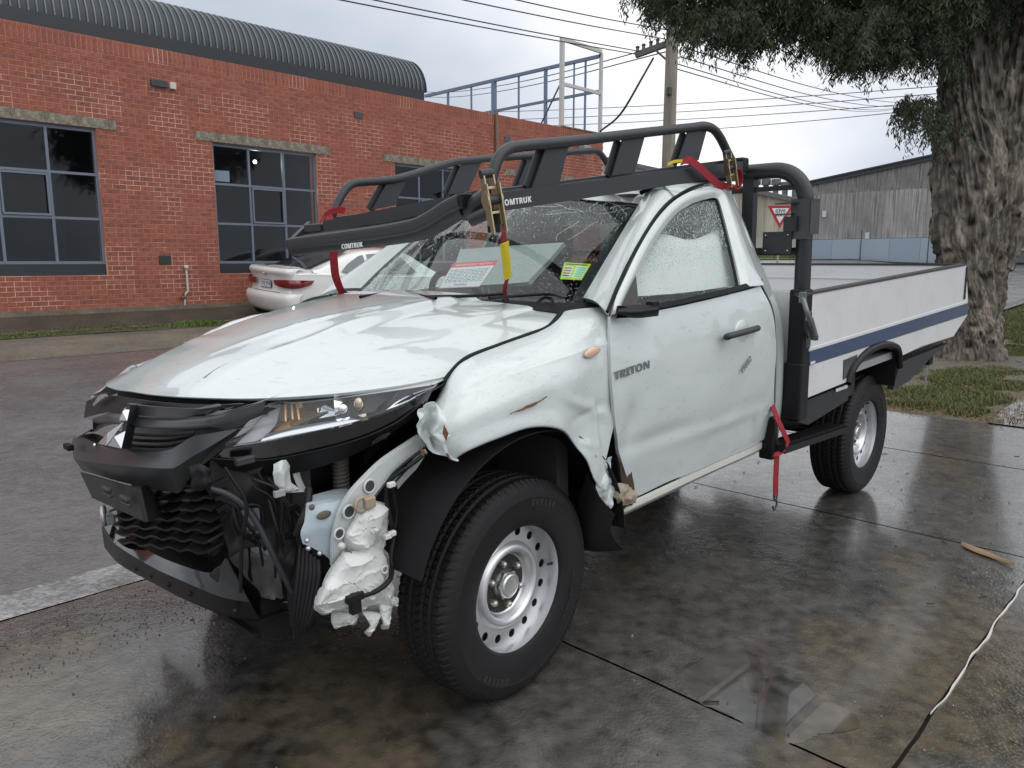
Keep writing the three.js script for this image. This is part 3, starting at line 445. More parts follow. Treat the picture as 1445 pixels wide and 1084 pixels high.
// ---------------------------------------------------------------- the old tree
{
  const D = 9.45, base = V(10.8, 0, -2.36); base.y = H(base.x, base.z);
  const T = thing('old_tree', 'big old tree with thick furrowed peeling bark beside the tray', 'tree', base.toArray());
  const barkTex = tex(1024, (u, v) => { const w = (tn(u, v, 6, 3, 124) - .5) * .10, s = tn((u + w + 1) % 1, v * 1, 24, 1, 121) * .45 + pn(((u + w + 1) % 1) * 80, v * 20, 80, 7) * .30 + pn(((u + 2 * w + 1) % 1) * 32, v * 8, 32, 9) * .25, a = tn(u, v, 5, 4, 122), p = smooth(.55, .68, tn(u, v, 8, 4, 123)); let k = .145 + (s - .5) * .42 + (a - .5) * .16 + p * .07; return [srgb(k * 1.10), srgb(k * .94), srgb(k * .78)]; }, true);
  const mBark = mat([1, 1, 1], .9, 0, { map: rep(barkTex, 1, 1.0), bumpMap: rep(barkTex, 1, 1.0), bumpScale: .05 });
  const ridge = n => 1 - Math.abs(2 * n - 1);
  function trunk(path, rad, seed, nu = 140, nv = 200, amp = 1) {
    const c = new THREE.CatmullRomCurve3(path), pos = [], uv = [], idx = [], fr = c.computeFrenetFrames(nv, false), L = c.getLength();
    for (let j = 0; j <= nv; j++) { const t = j / nv, p = c.getPoint(t), r0 = along(rad.map(v => V(v, 0, 0)), t).x;
      for (let i = 0; i <= nu; i++) { const a = i / nu * TAU, cx = Math.cos(a), cy = Math.sin(a), tw = a + t * L * .25;
        const px = Math.cos(tw) * 1.0, py = Math.sin(tw) * 1.0, h = t * L;
        const lobes = .10 * (fbm(px * 1.6 + seed, h * .5, py * 1.6, 3) - .5), fur = .11 * (ridge(fbm(px * 4.2 + seed, h * .9, py * 4.2, 3)) - .62), fine = .085 * (ridge(fbm(px * 11 + seed, h * 2.8, py * 11, 4)) - .6) + .035 * (fbm(px * 26, h * 11, py * 26, 3) - .5) + .05 * smooth(.56, .62, fbm(px * 7 + 3, h * 2.1, py * 7, 3));
        const r = r0 * (1 + 2.2 * lobes * amp) + (fur + fine) * amp * Math.min(1, r0 * 2.2);
        const n = fr.normals[j], b = fr.binormals[j]; pos.push(p.x + (n.x * cx + b.x * cy) * r, p.y + (n.y * cx + b.y * cy) * r, p.z + (n.z * cx + b.z * cy) * r); uv.push(i / nu * 2, h * .45); } }
    for (let j = 0; j < nv; j++) for (let i = 0; i < nu; i++) { const a = j * (nu + 1) + i, b = a + 1, d = a + nu + 1; idx.push(a, b, d, b, d + 1, d); }
    const g = new THREE.BufferGeometry(); g.setAttribute('position', new THREE.Float32BufferAttribute(pos, 3)); g.setAttribute('uv', new THREE.Float32BufferAttribute(uv, 2)); g.setIndex(idx); g.computeVertexNormals(); return g;
  }
  const q = (x, y, d = D) => atDepth(x, y, d);
  M('trunk', [trunk([base.clone().add(V(0, -.25, 0)), q(1370, 480), q(1370, 420), q(1373, 340), q(1378, 250), q(1372, 150), q(1374, 40), q(1372, -120), q(1360, -300)], [.37, .31, .31, .38, .42, .33, .31, .28, .22], 2, 220, 420),
    trunk([q(1385, 380, D + .05), q(1398, 290, D), q(1425, 200, D - .05), q(1450, 100, D - .05), q(1475, -20, D), q(1500, -220)], [.3, .42, .43, .40, .36, .28], 7, 200, 280)], mBark, T, true);
  M('limb', [trunk([q(1365, 110), q(1345, 70, D - .1), q(1322, 20, D - .2), q(1290, -60, D - .3), q(1200, -150, D - .5), q(1050, -180, D - .8)], [.16, .14, .12, .10, .08, .04], 4, 24, 60, .5)], mBark, T, true);
  M('limb', [trunk([q(1470, 0), q(1560, -120, D - .5), q(1620, -230, D - 1.2), q(1700, -300, D - 2.5)], [.2, .17, .12, .05], 5, 24, 50, .5), trunk([q(1365, -280), q(1300, -420, D + .6), q(1240, -520, D + 1.8)], [.2, .14, .05], 6, 20, 40, .5)], mBark, T, true);
  M('twig', [tube([q(1338, 180, D - .2), q(1330, 205, D - .25), q(1322, 222, D - .3)], .012, 6), tube([q(1345, 165, D - .15), q(1318, 160, D - .3), q(1290, 150, D - .4)], .012, 6)], mBark, T, true);
  // crown: drooping sprays of small narrow leaves
  function spray(seed) {
    const r = rng(seed), pos = [], idx = [], L = .34, droop = .75;
    for (let k = 0; k < 58; k++) { const t = .1 + .9 * r(), side = r() * TAU, base = V(Math.sin(t * 1.2) * L * .55 + (r() - .5) * .07, -t * t * L * droop + (r() - .5) * .05, (r() - .5) * .10), d = V(Math.cos(side) * .8, -.75 - r() * .6, Math.sin(side) * .8).normalize(), l = .035 + r() * .04, w = .0045 + r() * .004, n = V(r() - .5, r() - .5, r() - .5).cross(d).normalize(), i0 = pos.length / 3;
      const m = base.clone().addScaledVector(d, l * .5), e = base.clone().addScaledVector(d, l); pos.push(...base.toArray(), ...m.clone().addScaledVector(n, w).toArray(), ...m.clone().addScaledVector(n, -w).toArray(), ...e.toArray()); idx.push(i0, i0 + 1, i0 + 2, i0 + 1, i0 + 3, i0 + 2); }
    const g = new THREE.BufferGeometry(); g.setAttribute('position', new THREE.Float32BufferAttribute(pos, 3)); g.setIndex(idx); g.computeVertexNormals(); return g;
  }
  const r = rng(42), blobs = [[925, -45, 55, .8], [965, -40, 80, 1.2], [1010, -15, 80, 1.2], [1050, 0, 74, 1], [1095, -15, 78, 1], [1150, -45, 88, 1.2], [1195, 5, 82, 1.2], [1235, 15, 80, 1.3], [1275, 5, 85, 1.1], [1312, 15, 66, .8], [1330, 80, 26, .5], [1045, 30, 52, .8], [1215, 55, 55, .8], [1302, 156, 34, .6], [1325, 172, 24, .5], [1285, 150, 20, .4], [1225, -90, 140, 1.4], [1090, -120, 130, 1.4], [980, -120, 90, 1.2], [1330, -110, 150, 1.5], [1420, -70, 120, 1.2], [1415, 25, 42, .7], [1500, -60, 150, 1.4], [1200, -260, 230, 2.2], [1380, -320, 280, 2.4], [1330, -130, 160, 1.0], [1440, -120, 170, 1.0], [1560, -250, 230, 1.6], [1040, -260, 140, 1.3], [1680, -120, 160, 1.2]];
  const list = [[], [], []], o = new THREE.Object3D();
  for (const [bx, by, rp, dr] of blobs) {
    const s = D / FPX, n = Math.round(Math.pow(rp * s, 2) * (by < -60 ? 420 : 800) * (.55 + dr * .35)), behind = bx > 1340 && by > -100 ? .9 : -.55;
    for (let k = 0; k < n; k++) { let x, y, z, d; do { x = r() * 2 - 1; y = r() * 2 - 1; z = r() * 2 - 1; d = x * x + y * y + z * z; } while (d > 1); const f = Math.pow(d, .12); x *= f; y *= f;
      const clump = fbm(bx * .02 + x * 2.2, by * .02 + y * 2.2, z * 1.5, 3); if (clump < .37 + .12 * r()) continue;
      list[Math.floor(r() * 3)].push([atDepth(bx + x * rp, by + y * rp * .95, D + behind + z * dr), r() * TAU, .65 + r() * .8, r()]); }
  }
  const mLeaf = phys([1, 1, 1], .75, { transmission: .12, thickness: 0 });
  list.forEach((L, i) => { const im = new THREE.InstancedMesh(spray(20 + i), mLeaf, L.length);
    L.forEach(([p, a, s, c], k) => { o.position.copy(p).sub(T.position); o.rotation.set((c - .5) * .7, a, 0); o.scale.setScalar(s); o.updateMatrix(); im.setMatrixAt(k, o.matrix); im.setColorAt(k, lin(lerp(.035, .065, c), lerp(.055, .09, c), lerp(.028, .04, c))); });
    im.name = 'crown'; im.userData.kind = 'stuff'; im.castShadow = im.receiveShadow = true; T.add(im); });
}
// ---------------------------------------------------------------- shared vehicle materials
const paint = phys([.80, .80, .79], .3, { clearcoat: 1, clearcoatRoughness: .03 });
const glassDark = phys([.03, .035, .04], .04, { clearcoat: 1, clearcoatRoughness: .02 });
const rubber = mat([.014, .014, .015], .5), blackPlastic = phys([.010, .010, .011], .42, { specularIntensity: .45 }), blackMatte = phys([.013, .013, .014], .65, { specularIntensity: .35 }), blackGloss = phys([.006, .006, .007], .12, { clearcoat: 1, clearcoatRoughness: .05 });
const chrome = mat([.75, .76, .78], .08, 1), silver = mat([.62, .63, .65], .34, .85), steelGrey = mat([.30, .31, .32], .4, .8);
// ---------------------------------------------------------------- white sedan by the wall (length along +x)
{
  const x0 = 7.35, z0 = -13.45, y0 = H(8, -13.4) - .03, C = thing('parked_sedan', 'white sedan with red tail lights parked against the brick wall', 'car', [x0, y0, z0]);
  C.rotation.x = .06; const carP = phys([.78, .77, .76], .3, { clearcoat: 1, clearcoatRoughness: .04 }), W = .895, L = 4.5;
  // side stations: x, lower y, shoulder y, half width, deck y (centre)
  const st = [[0, .34, .98, .74, 1.04], [.05, .26, .99, .80, 1.06], [.25, .24, 1.0, .865, 1.08], [.7, .24, .99, .89, 1.06], [1.5, .22, .95, .895, 1.0], [2.6, .22, .93, .895, .98], [3.4, .24, .90, .88, .96], [4.1, .26, .80, .82, .86], [4.45, .30, .62, .68, .68]];
  const rows = st.map(([x, yl, ys, w, yd]) => [V(x, yl, -w * .9), V(x, (yl + ys) / 2 - .1, -w), V(x, ys - .08, -w * .985), V(x, ys, -w * .93), V(x, yd, -w * .5), V(x, yd + .01, 0), V(x, yd, w * .5), V(x, ys, w * .93), V(x, ys - .08, w * .985), V(x, (yl + ys) / 2 - .1, w), V(x, yl, w * .9)]);
  M('body', [sheet(rows, { nu: 60, nv: 60, flip: true }), sheet([[[.0, .34, .74], [.0, .98, .70], [.0, 1.04, .3], [0, 1.04, 0]].map(a => V(0, a[1], -a[2])).concat([[.3, 1.04], [.70, .98], [.74, .34]].map(a => V(0, a[1], a[0]))), [V(.0, .34, -.74), V(-.02, .36, -.5), V(-.03, .36, 0), V(-.02, .36, .5), V(0, .34, .74)]], { nu: 30, nv: 4, lin: true })], carP, C);
  // rear bumper and boot lid
  const zs = [-.88, -.8, -.5, 0, .5, .8, .88], bow = z => -.13 * (1 - Math.pow(Math.abs(z) / .88, 2.6));
  const line = (y, dx) => zs.map(z => V(bow(z) + dx + (Math.abs(z) > .85 ? .16 : 0), y, z));
  M('rear_bumper', sheet([line(.22, .1), line(.30, .0), line(.46, -.07), line(.56, -.07), line(.62, -.02)], { nu: 40, nv: 16, flip: false }), carP, C);
  M('bumper_skirt', sheet([line(.14, .14), line(.235, .06)], { nu: 24, nv: 2, lin: true }), blackMatte, C);
  const l2 = (y, dx, k = .9) => zs.map(z => V(bow(z) * .8 + dx + (Math.abs(z) > .85 ? .12 : 0), y, z * k));
  M('boot_lid', sheet([l2(.62, -.015), l2(.72, .02), l2(.90, .0), l2(.985, -.045), l2(1.04, -.035), l2(1.075, .03), l2(1.075, .25, .86)], { nu: 40, nv: 24 }), carP, C);
  // greenhouse
  const gh = [[.40, 1.04, .72, 1.05], [.9, 1.23, .66, .98], [1.5, 1.40, .60, .95], [2.1, 1.445, .59, .93], [2.7, 1.41, .58, .93], [3.25, 1.15, .62, .92], [3.55, .96, .70, .93]];
  M('roof', sheet(gh.map(([x, yt, wt, yb]) => [V(x, yb - .04, -.83), V(x, lerp(yb, yt, .55), -lerp(.83, wt, .45)), V(x, yt - .035, -wt), V(x, yt, -wt * .55), V(x, yt + .01, 0), V(x, yt, wt * .55), V(x, yt - .035, wt), V(x, lerp(yb, yt, .55), lerp(.83, wt, .45)), V(x, yb - .04, .83)]), { nu: 48, nv: 50, flip: true }), carP, C);
  M('rear_window', sheet([[V(.38, 1.075, -.62), V(.34, 1.085, 0), V(.38, 1.075, .62)], [V(.86, 1.25, -.60), V(.82, 1.265, 0), V(.86, 1.25, .60)], [V(1.34, 1.405, -.53), V(1.31, 1.418, 0), V(1.34, 1.405, .53)]], { nu: 12, nv: 10 }), glassDark, C);
  for (const s of [1, -1]) {
    const q = (x, y) => { const t = clamp((y - .97) / .42); return V(x, y, s * (lerp(.845, .625, t) + .012)); };
    M('side_window', sheet([[q(1.02, 1.02), q(1.25, 1.0), q(1.62, .99)], [q(1.20, 1.16), q(1.38, 1.18), q(1.62, 1.19)], [q(1.42, 1.27), q(1.50, 1.31), q(1.62, 1.335)]], { nu: 8, nv: 8 }), mat([.16, .18, .19], .08), C);
    M('side_window', sheet([[q(1.70, .99), q(2.3, .98), q(2.85, .985)], [q(1.70, 1.19), q(2.2, 1.2), q(2.7, 1.15)], [q(1.70, 1.345), q(2.1, 1.37), q(2.5, 1.33)]], { nu: 8, nv: 8 }), mat([.2, .21, .21], .08), C);
    const tl = (x, y, z) => V(x, y, s * z), b = z => bow(z) * .8 - .025;
    M('tail_light', sheet([[tl(b(.36) + .0, .765, .36), tl(b(.6) - .01, .73, .60), tl(.04, .73, .865), tl(.30, .79, .905)], [tl(b(.36) - .01, .81, .34), tl(b(.6) - .025, .80, .60), tl(.02, .81, .878), tl(.34, .835, .905)], [tl(b(.36) - .0, .845, .32), tl(b(.6) - .01, .865, .60), tl(.05, .875, .865), tl(.38, .87, .90)]], { nu: 20, nv: 8, flip: s < 0, thick: .01 }), phys([.16, .008, .012], .1, { clearcoat: 1 }), C);
    M('lamp_segment', sheet([[tl(-.08, .765, .64), tl(.005, .765, .86)], [tl(-.085, .83, .64), tl(.0, .835, .868)]], { nu: 6, nv: 2, lin: true, flip: s < 0, thick: .004 }), phys([.45, .01, .015], .12, { clearcoat: 1 }), C);
    M('door_handle', rbox(.18, .03, .03, .01, 1.75, .84, s * .9), carP, C);
    for (const x of [.95, 3.62]) { const w = new THREE.Group(); w.name = 'wheel'; w.position.set(x, .31, s * .8); C.add(w); M('tyre', new THREE.TorusGeometry(.245, .075, 12, 32).scale(1, 1, 1.4), rubber, w); M('rim', cyl(.2, .2, .12, 24).rotateX(Math.PI / 2), silver, w); }
    M('wheel_arch', [.95, 3.62].map(x => new THREE.TorusGeometry(.35, .03, 8, 24, Math.PI).translate(x, .31, s * .875)), blackMatte, C);
  }
  const pl = document.createElement('canvas'); pl.width = 256; pl.height = 92; const g = pl.getContext('2d'); g.fillStyle = '#c9ced6'; g.fillRect(0, 0, 256, 92); g.fillStyle = '#2a3b66'; g.font = 'bold 62px sans-serif'; g.textAlign = 'center'; g.fillText('1YZ·7YR', 128, 62); g.font = '14px sans-serif'; g.fillText('VICTORIA', 128, 84);
  const pt = new THREE.CanvasTexture(pl); pt.colorSpace = THREE.SRGBColorSpace;
  const np = M('number_plate', new THREE.PlaneGeometry(.372, .134), mat([1, 1, 1], .4, 0, { map: pt }), C); np.position.set(-.118, .76, 0); np.rotation.y = -Math.PI / 2; M('plate_frame', rbox(.012, .15, .39, .005, -.108, .76, 0), blackMatte, C);
  M('badge', new THREE.TorusGeometry(.05, .009, 8, 24).scale(1.2, .9, 1).rotateY(Math.PI / 2).translate(-.135, .975, 0), chrome, C);
  M('boot_seam', sheet([l2(.618, -.028, .7), l2(.626, -.026, .7)], { nu: 24, nv: 1, lin: true, thick: .004 }), blackMatte, C);
}
// ---------------------------------------------------------------- the damaged ute. local axes: x to the rear, y up, z to its near side; origin on the ground under the front axle
const TP = 2 * Math.PI / 180, TO = V(1.62, 0, -2.33), tcs = Math.cos(TP), tsn = Math.sin(TP);
const ute = thing('damaged_ute', 'crashed white single cab ute with torn front corner and flat tray', 'ute', TO.toArray()); ute.rotation.z = TP;
const toL = v => V(v.x * tcs + v.y * tsn, -v.x * tsn + v.y * tcs, v.z), camL = toL(cO.clone().sub(TO)), rayL = (x, y) => toL(ray(x, y));
const hit = (x, y, ax, val) => { const r = rayL(x, y); return camL.clone().addScaledVector(r, (val - camL[ax]) / r[ax]); };
const tz = (x, y, z) => hit(x, y, 'z', z), tx = (x, y, X) => hit(x, y, 'x', X), ty = (x, y, Y) => hit(x, y, 'y', Y);
const pl1 = (tab, v) => { if (v <= tab[0][0]) return tab[0][1]; for (let i = 1; i < tab.length; i++) if (v <= tab[i][0]) return lerp(tab[i - 1][1], tab[i][1], (v - tab[i - 1][0]) / (tab[i][0] - tab[i - 1][0])); return tab[tab.length - 1][1]; };
const sideTab = [[.45, .82], [.58, .838], [.70, .868], [.88, .888], [1.05, .882], [1.2, .85], [1.42, .745], [1.63, .635], [1.8, .5]];
const sd = (px, py, dz = 0) => { let z = .85, p; for (let i = 0; i < 24; i++) { p = tz(px, py, z); z = lerp(z, pl1(sideTab, p.y) + dz, .6); } return p; };
const noseTab = [[-.8, -.62], [-.72, -.72], [-.62, -.785], [-.45, -.83], [-.25, -.855], [0, -.865], [.25, -.855], [.40, -.83], [.5, -.80], [.58, -.73], [.66, -.62], [.75, -.45], [.82, -.28]];
const nose = z => pl1(noseTab, z);
const fr = (px, py, dx = 0) => { // meets the upright curved nose surface
  const r = rayL(px, py); let best = null, bv = 1e9, prev = null; for (let z = 1.0; z > -.85; z -= .004) { const t = (z - camL.z) / r.z, x = camL.x + r.x * t, d = x - nose(z) - dx; if (prev !== null && prev <= 0 && d > 0) return camL.clone().addScaledVector(r, t); if (Math.abs(d) < bv) { bv = Math.abs(d); best = t; } prev = d; } return camL.clone().addScaledVector(r, best); };
const mir = g => { const c = g.clone(); c.scale(1, 1, -1); if (c.index) { const I = c.index.array; for (let i = 0; i < I.length; i += 3) { const t = I[i]; I[i] = I[i + 2]; I[i + 2] = t; } c.computeVertexNormals(); } else { for (const k of ['position', 'normal', 'uv']) { const A = c.attributes[k]; if (!A) continue; const n = A.itemSize; for (let i = 0; i < A.count; i += 3) for (let j = 0; j < n; j++) { const t = A.array[i * n + j]; A.array[i * n + j] = A.array[(i + 2) * n + j]; A.array[(i + 2) * n + j] = t; } } } return c; };
const U = (n, g, m, p = ute) => M(n, g, m, p);
const grp = (n, p = ute, pos = [0, 0, 0]) => { const g = new THREE.Group(); g.name = n; g.position.set(...pos); p.add(g); return g; };
const dirtyTex = tex(512, (u, v) => { const a = tn(u, v, 6, 5, 201), b = tn(u, v, 40, 3, 202), m = smooth(.58, .8, a) * .05 + smooth(.70, .85, b) * .10; return [srgb(1 - m), srgb(1 - m * 1.05), srgb(1 - m * 1.25)]; }, true);
const dropTex = tex(1024, (u, v) => { let h = 0; const d = pn(u * 150, v * 150, 150, 3); h = smooth(.80, .95, d) * smooth(.4, .6, tn(u, v, 9, 3, 7)); return grey(h); });
const utePaint = phys([.56, .61, .615], .28, { map: dirtyTex, clearcoat: 1, clearcoatRoughness: .025, bumpMap: rep(dropTex, 2), bumpScale: .0006 });
const trayPaint = phys([.63, .64, .655], .42, { map: dirtyTex, clearcoat: .3, clearcoatRoughness: .2 });
const rust = mat([.14, .06, .03], .85), primer = mat([.42, .47, .50], .55), rackSteel = phys([.030, .033, .038], .40, { specularIntensity: .8 });
const warpN = (amp, f, s) => p => { const n = fbm(p.x * f + s, p.y * f + 3, p.z * f, 3) - .5; return p.clone().add(V(0, n * amp * .4, n * amp)); };

// ---- wheels
function wheelGroup(parent, name) {
  const w = grp(name, parent), nu = 420, prof = [], P = (r, z) => prof.push([r, z]);
  P(.20, -.10); P(.215, -.112); P(.26, -.124); P(.30, -.127); P(.335, -.122); P(.352, -.112); P(.364, -.100);
  for (let i = 0; i <= 30; i++) P(.3715 - .004 * Math.pow(Math.abs(i / 15 - 1), 3), lerp(-.094, .094, i / 30));
  P(.364, .100); P(.352, .112); P(.335, .122); P(.318, .1255); P(.312, .1285); P(.306, .1265); P(.28, .1265); P(.25, .122); P(.228, .117); P(.217, .112); P(.21, .10);
  const pos = [], uv = [], idx = [], n = prof.length;
  for (let i = 0; i <= nu; i++) { const a = i / nu * TAU; for (let k = 0; k < n; k++) { let [r, z] = prof[k]; const az = Math.abs(z);
      if (r > .345) { let g = 0; if (az < .098 && (Math.abs(az - .028) < .0055 || Math.abs(az - .066) < .0055)) g = .008; const ph = ((a * 84 / TAU + (az < .028 ? z * 16 : az < .066 ? -z * 18 : z * 6) + 100) % 1); if (ph < (az > .066 ? .22 : .16) && az < .114) g = Math.max(g, az > .1 ? .003 : .0045); r -= g; }
      pos.push(r * Math.cos(a), r * Math.sin(a), z); uv.push(i / nu * 8, k / n); } }
  for (let i = 0; i < nu; i++) for (let k = 0; k < n - 1; k++) { const a = i * n + k, b = a + n; idx.push(a, b, a + 1, b, b + 1, a + 1); }
  let g = new THREE.BufferGeometry(); g.setAttribute('position', new THREE.Float32BufferAttribute(pos, 3)); g.setAttribute('uv', new THREE.Float32BufferAttribute(uv, 2)); g.setIndex(idx); g = toCreasedNormals(g, .5);
  M('tyre', g, phys([.011, .011, .012], .45, { specularIntensity: .55, bumpMap: rep(concBump, 4), bumpScale: .0008 }), w);
  // raised lettering on the sidewall
  const letters = (s, r, a0, size) => [...s].map((ch, i) => { const t = ch === ' ' ? null : text(ch, size, .003); if (!t) return null; const a = a0 - i * size * 1.15 / r; t.rotateZ(a - Math.PI / 2); t.translate(r * Math.cos(a), r * Math.sin(a), .1255); return t; }).filter(Boolean);
  M('tyre_lettering', [...letters('DUELER', .296, 1.05, .02), ...letters('DUELER', .296, 4.0, .02), ...letters('H/T 245/70R16', .268, 5.8, .011)], mat([.03, .03, .031], .45), w);
  const lathe = (pts, seg = 64) => new THREE.LatheGeometry(pts.map(p => new THREE.Vector2(p[0], p[1])), seg).rotateX(Math.PI / 2);
  M('rim', [lathe([[.205, -.1], [.200, -.06], [.196, .02], [.197, .055], [.204, .075], [.2065, .092], [.2105, .101], [.2185, .1045], [.2205, .100], [.219, .094]])], silver, w);
  const ring = extrude(Array.from({ length: 96 }, (_, i) => [.1965 * Math.cos(i / 96 * TAU), .1965 * Math.sin(i / 96 * TAU)]), .004, 0, [...Array.from({ length: 16 }, (_, i) => ({ c: [.168 * Math.cos((i + .3) / 16 * TAU), .168 * Math.sin((i + .3) / 16 * TAU)], r: .0135 })), { c: [0, 0], r: .14 }]);
  ring.translate(0, 0, .028);
  M('disc', [ring, lathe([[.1965, .020], [.190, .030]]), lathe([[.141, .030], [.136, .034], [.130, .046], [.121, .0525], [.112, .050], [.104, .040], [.098, .018], [.090, .006], [.04, .004], [.001, .004]])], silver, w);
  M('brake_drum', cyl(.175, .175, .06, 40).rotateX(Math.PI / 2).translate(0, 0, -.02), mat([.03, .03, .03], .7, .3), w);
  for (let i = 0; i < 6; i++) { const a = i / 6 * TAU + .3; M('wheel_nut', [cyl(.0115, .0125, .022, 6).rotateX(Math.PI / 2).translate(.0695 * Math.cos(a), .0695 * Math.sin(a), .016), new THREE.SphereGeometry(.0095, 10, 8).translate(.0695 * Math.cos(a), .0695 * Math.sin(a), .028)], mat([.5, .48, .42], .3, .9), w); }
  M('hub_cap', [lathe([[.046, .004], [.046, .02], [.041, .024], [.040, .044], [.034, .050], [.031, .050], [.030, .046], [.001, .046]], 32), cyl(.047, .047, .012, 6).rotateX(Math.PI / 2).translate(0, 0, .03)], mat([.62, .62, .62], .25, .9), w);
  M('valve', cyl(.004, .004, .02, 8).rotateX(Math.PI / 2).rotateY(.6).translate(.182, -.06, .05), rubber, w);
  for (const c of w.children) if (!c.name.startsWith('tyre')) { c.scale.set(1.075, 1.075, 1); c.position.z = .014; }
  return w;
}
const wf = wheelGroup(ute, 'front_wheel'), gl = toL(V(.008, .354, 0)); wf.scale.set(.95, .95, .88); wf.position.set(gl.x, gl.y, .708); wf.rotation.y = .05; wf.rotation.order = 'YXZ'; wf.rotation.z = .35;
const wr = wf.clone(); wr.name = 'rear_wheel'; ute.add(wr); const gr2 = toL(V(2.985, .354, 0)); wr.position.set(gr2.x, gr2.y, .715); wr.rotation.set(0, 0, 1.3);
for (const [w, p] of [[wf, gl], [wr, gr2]]) { const o = w.clone(); o.name = w === wf ? 'front_wheel' : 'rear_wheel'; o.position.set(p.x, p.y, -.71); o.rotation.set(0, Math.PI + (w === wf ? .12 : 0), 0); ute.add(o); }

// ---- chassis and dark underside
U('chassis_rail', [span(-.55, 4.25, .46, .58, .36, .44), span(-.55, 4.25, .46, .58, -.44, -.36), span(1.0, 1.1, .46, .58, -.36, .36), span(2.4, 2.5, .46, .58, -.36, .36)], blackMatte);
U('axle', [rod(V(gr2.x, gr2.y, -.7), V(gr2.x, gr2.y, .7), .05, 14), new THREE.SphereGeometry(.15, 16, 12).translate(gr2.x, gr2.y, 0), rod(V(gl.x, gl.y, -.66), V(gl.x, gl.y, .66), .035, 12)], blackMatte);
U('leaf_spring', [tube([V(2.35, .42, .52), V(2.7, .33, .52), V(3.0, .31, .52), V(3.4, .36, .52), V(3.75, .48, .52)], .03, 8), tube([V(2.35, .42, -.52), V(3.0, .31, -.52), V(3.75, .48, -.52)], .03, 8)], blackMatte);
U('floor_pan', [span(.42, 1.72, .50, .56, -.78, .78)], blackMatte); U('fuel_tank', rbox(.8, .22, .4, .05, 2.2, .46, -.55), blackMatte);
U('lower_crossmember', span(-.68, -.60, .36, .52, -.56, .50), blackMatte); U('undertray', span(-.70, -.25, .37, .385, -.55, .48), blackMatte);
U('gearbox', [rbox(1.1, .28, .34, .06, .7, .46, 0), rod(V(1.2, .42, 0), V(2.9, .35, 0), .035, 10)], blackMatte);
U('engine_bay', [span(-.56, -.50, .46, .86, -.62, .50), span(.30, .36, .5, 1.16, -.74, .72), span(-.5, .32, .52, .60, -.42, .42), rbox(.62, .34, .5, .05, -.1, .80, -.05)], mat([.05, .05, .052], .7));
// wheel-arch liners
const liner = (s) => { const A = [], B = []; for (let i = 0; i <= 16; i++) { const a = -.12 + i / 16 * (Math.PI + .1), r = .475; A.push(V(gl.x - r * Math.cos(a), .40 + r * 1.0 * Math.sin(a), .885 * s)); B.push(V(gl.x - r * Math.cos(a), .40 + r * Math.sin(a), .44 * s)); } return sheet([A, B], { nu: 32, nv: 2, lin: true, thick: .004 }); };
U('arch_liner', liner(-1), blackMatte); U('arch_liner', [(() => { const A = [], B = []; for (let i = 0; i <= 16; i++) { const a = .35 + i / 16 * (Math.PI - .42), r = .465; A.push(V(gl.x - r * Math.cos(a), .40 + r * Math.sin(a), .87)); B.push(V(gl.x - r * Math.cos(a), .40 + r * Math.sin(a), .44)); } return sheet([A, B], { nu: 32, nv: 2, lin: true, thick: .004 }); })()], blackMatte);
for (const s of [1, -1]) U('inner_guard', span(-.28, .42, .42, .9, s > 0 ? .42 : -.445, s > 0 ? .445 : -.42), blackMatte);
U('mud_flap', sheet([[tz(828, 668, .84), tz(845, 700, .86), tz(868, 726, .86)], [tz(806, 745, .70), tz(830, 765, .78), tz(862, 752, .84)], [tz(800, 772, .66), tz(842, 779, .76), tz(880, 776, .82)]], { nu: 10, nv: 10, thick: .006 }), blackMatte);
U('suspension_arm', [bar(V(-.05, .36, .38), V(.02, .30, .66), .08, .05), bar(V(.12, .36, .38), V(.05, .30, .66), .08, .05), rod(V(.05, .32, .6), V(.05, .85, .5), .03, 12)], blackMatte);

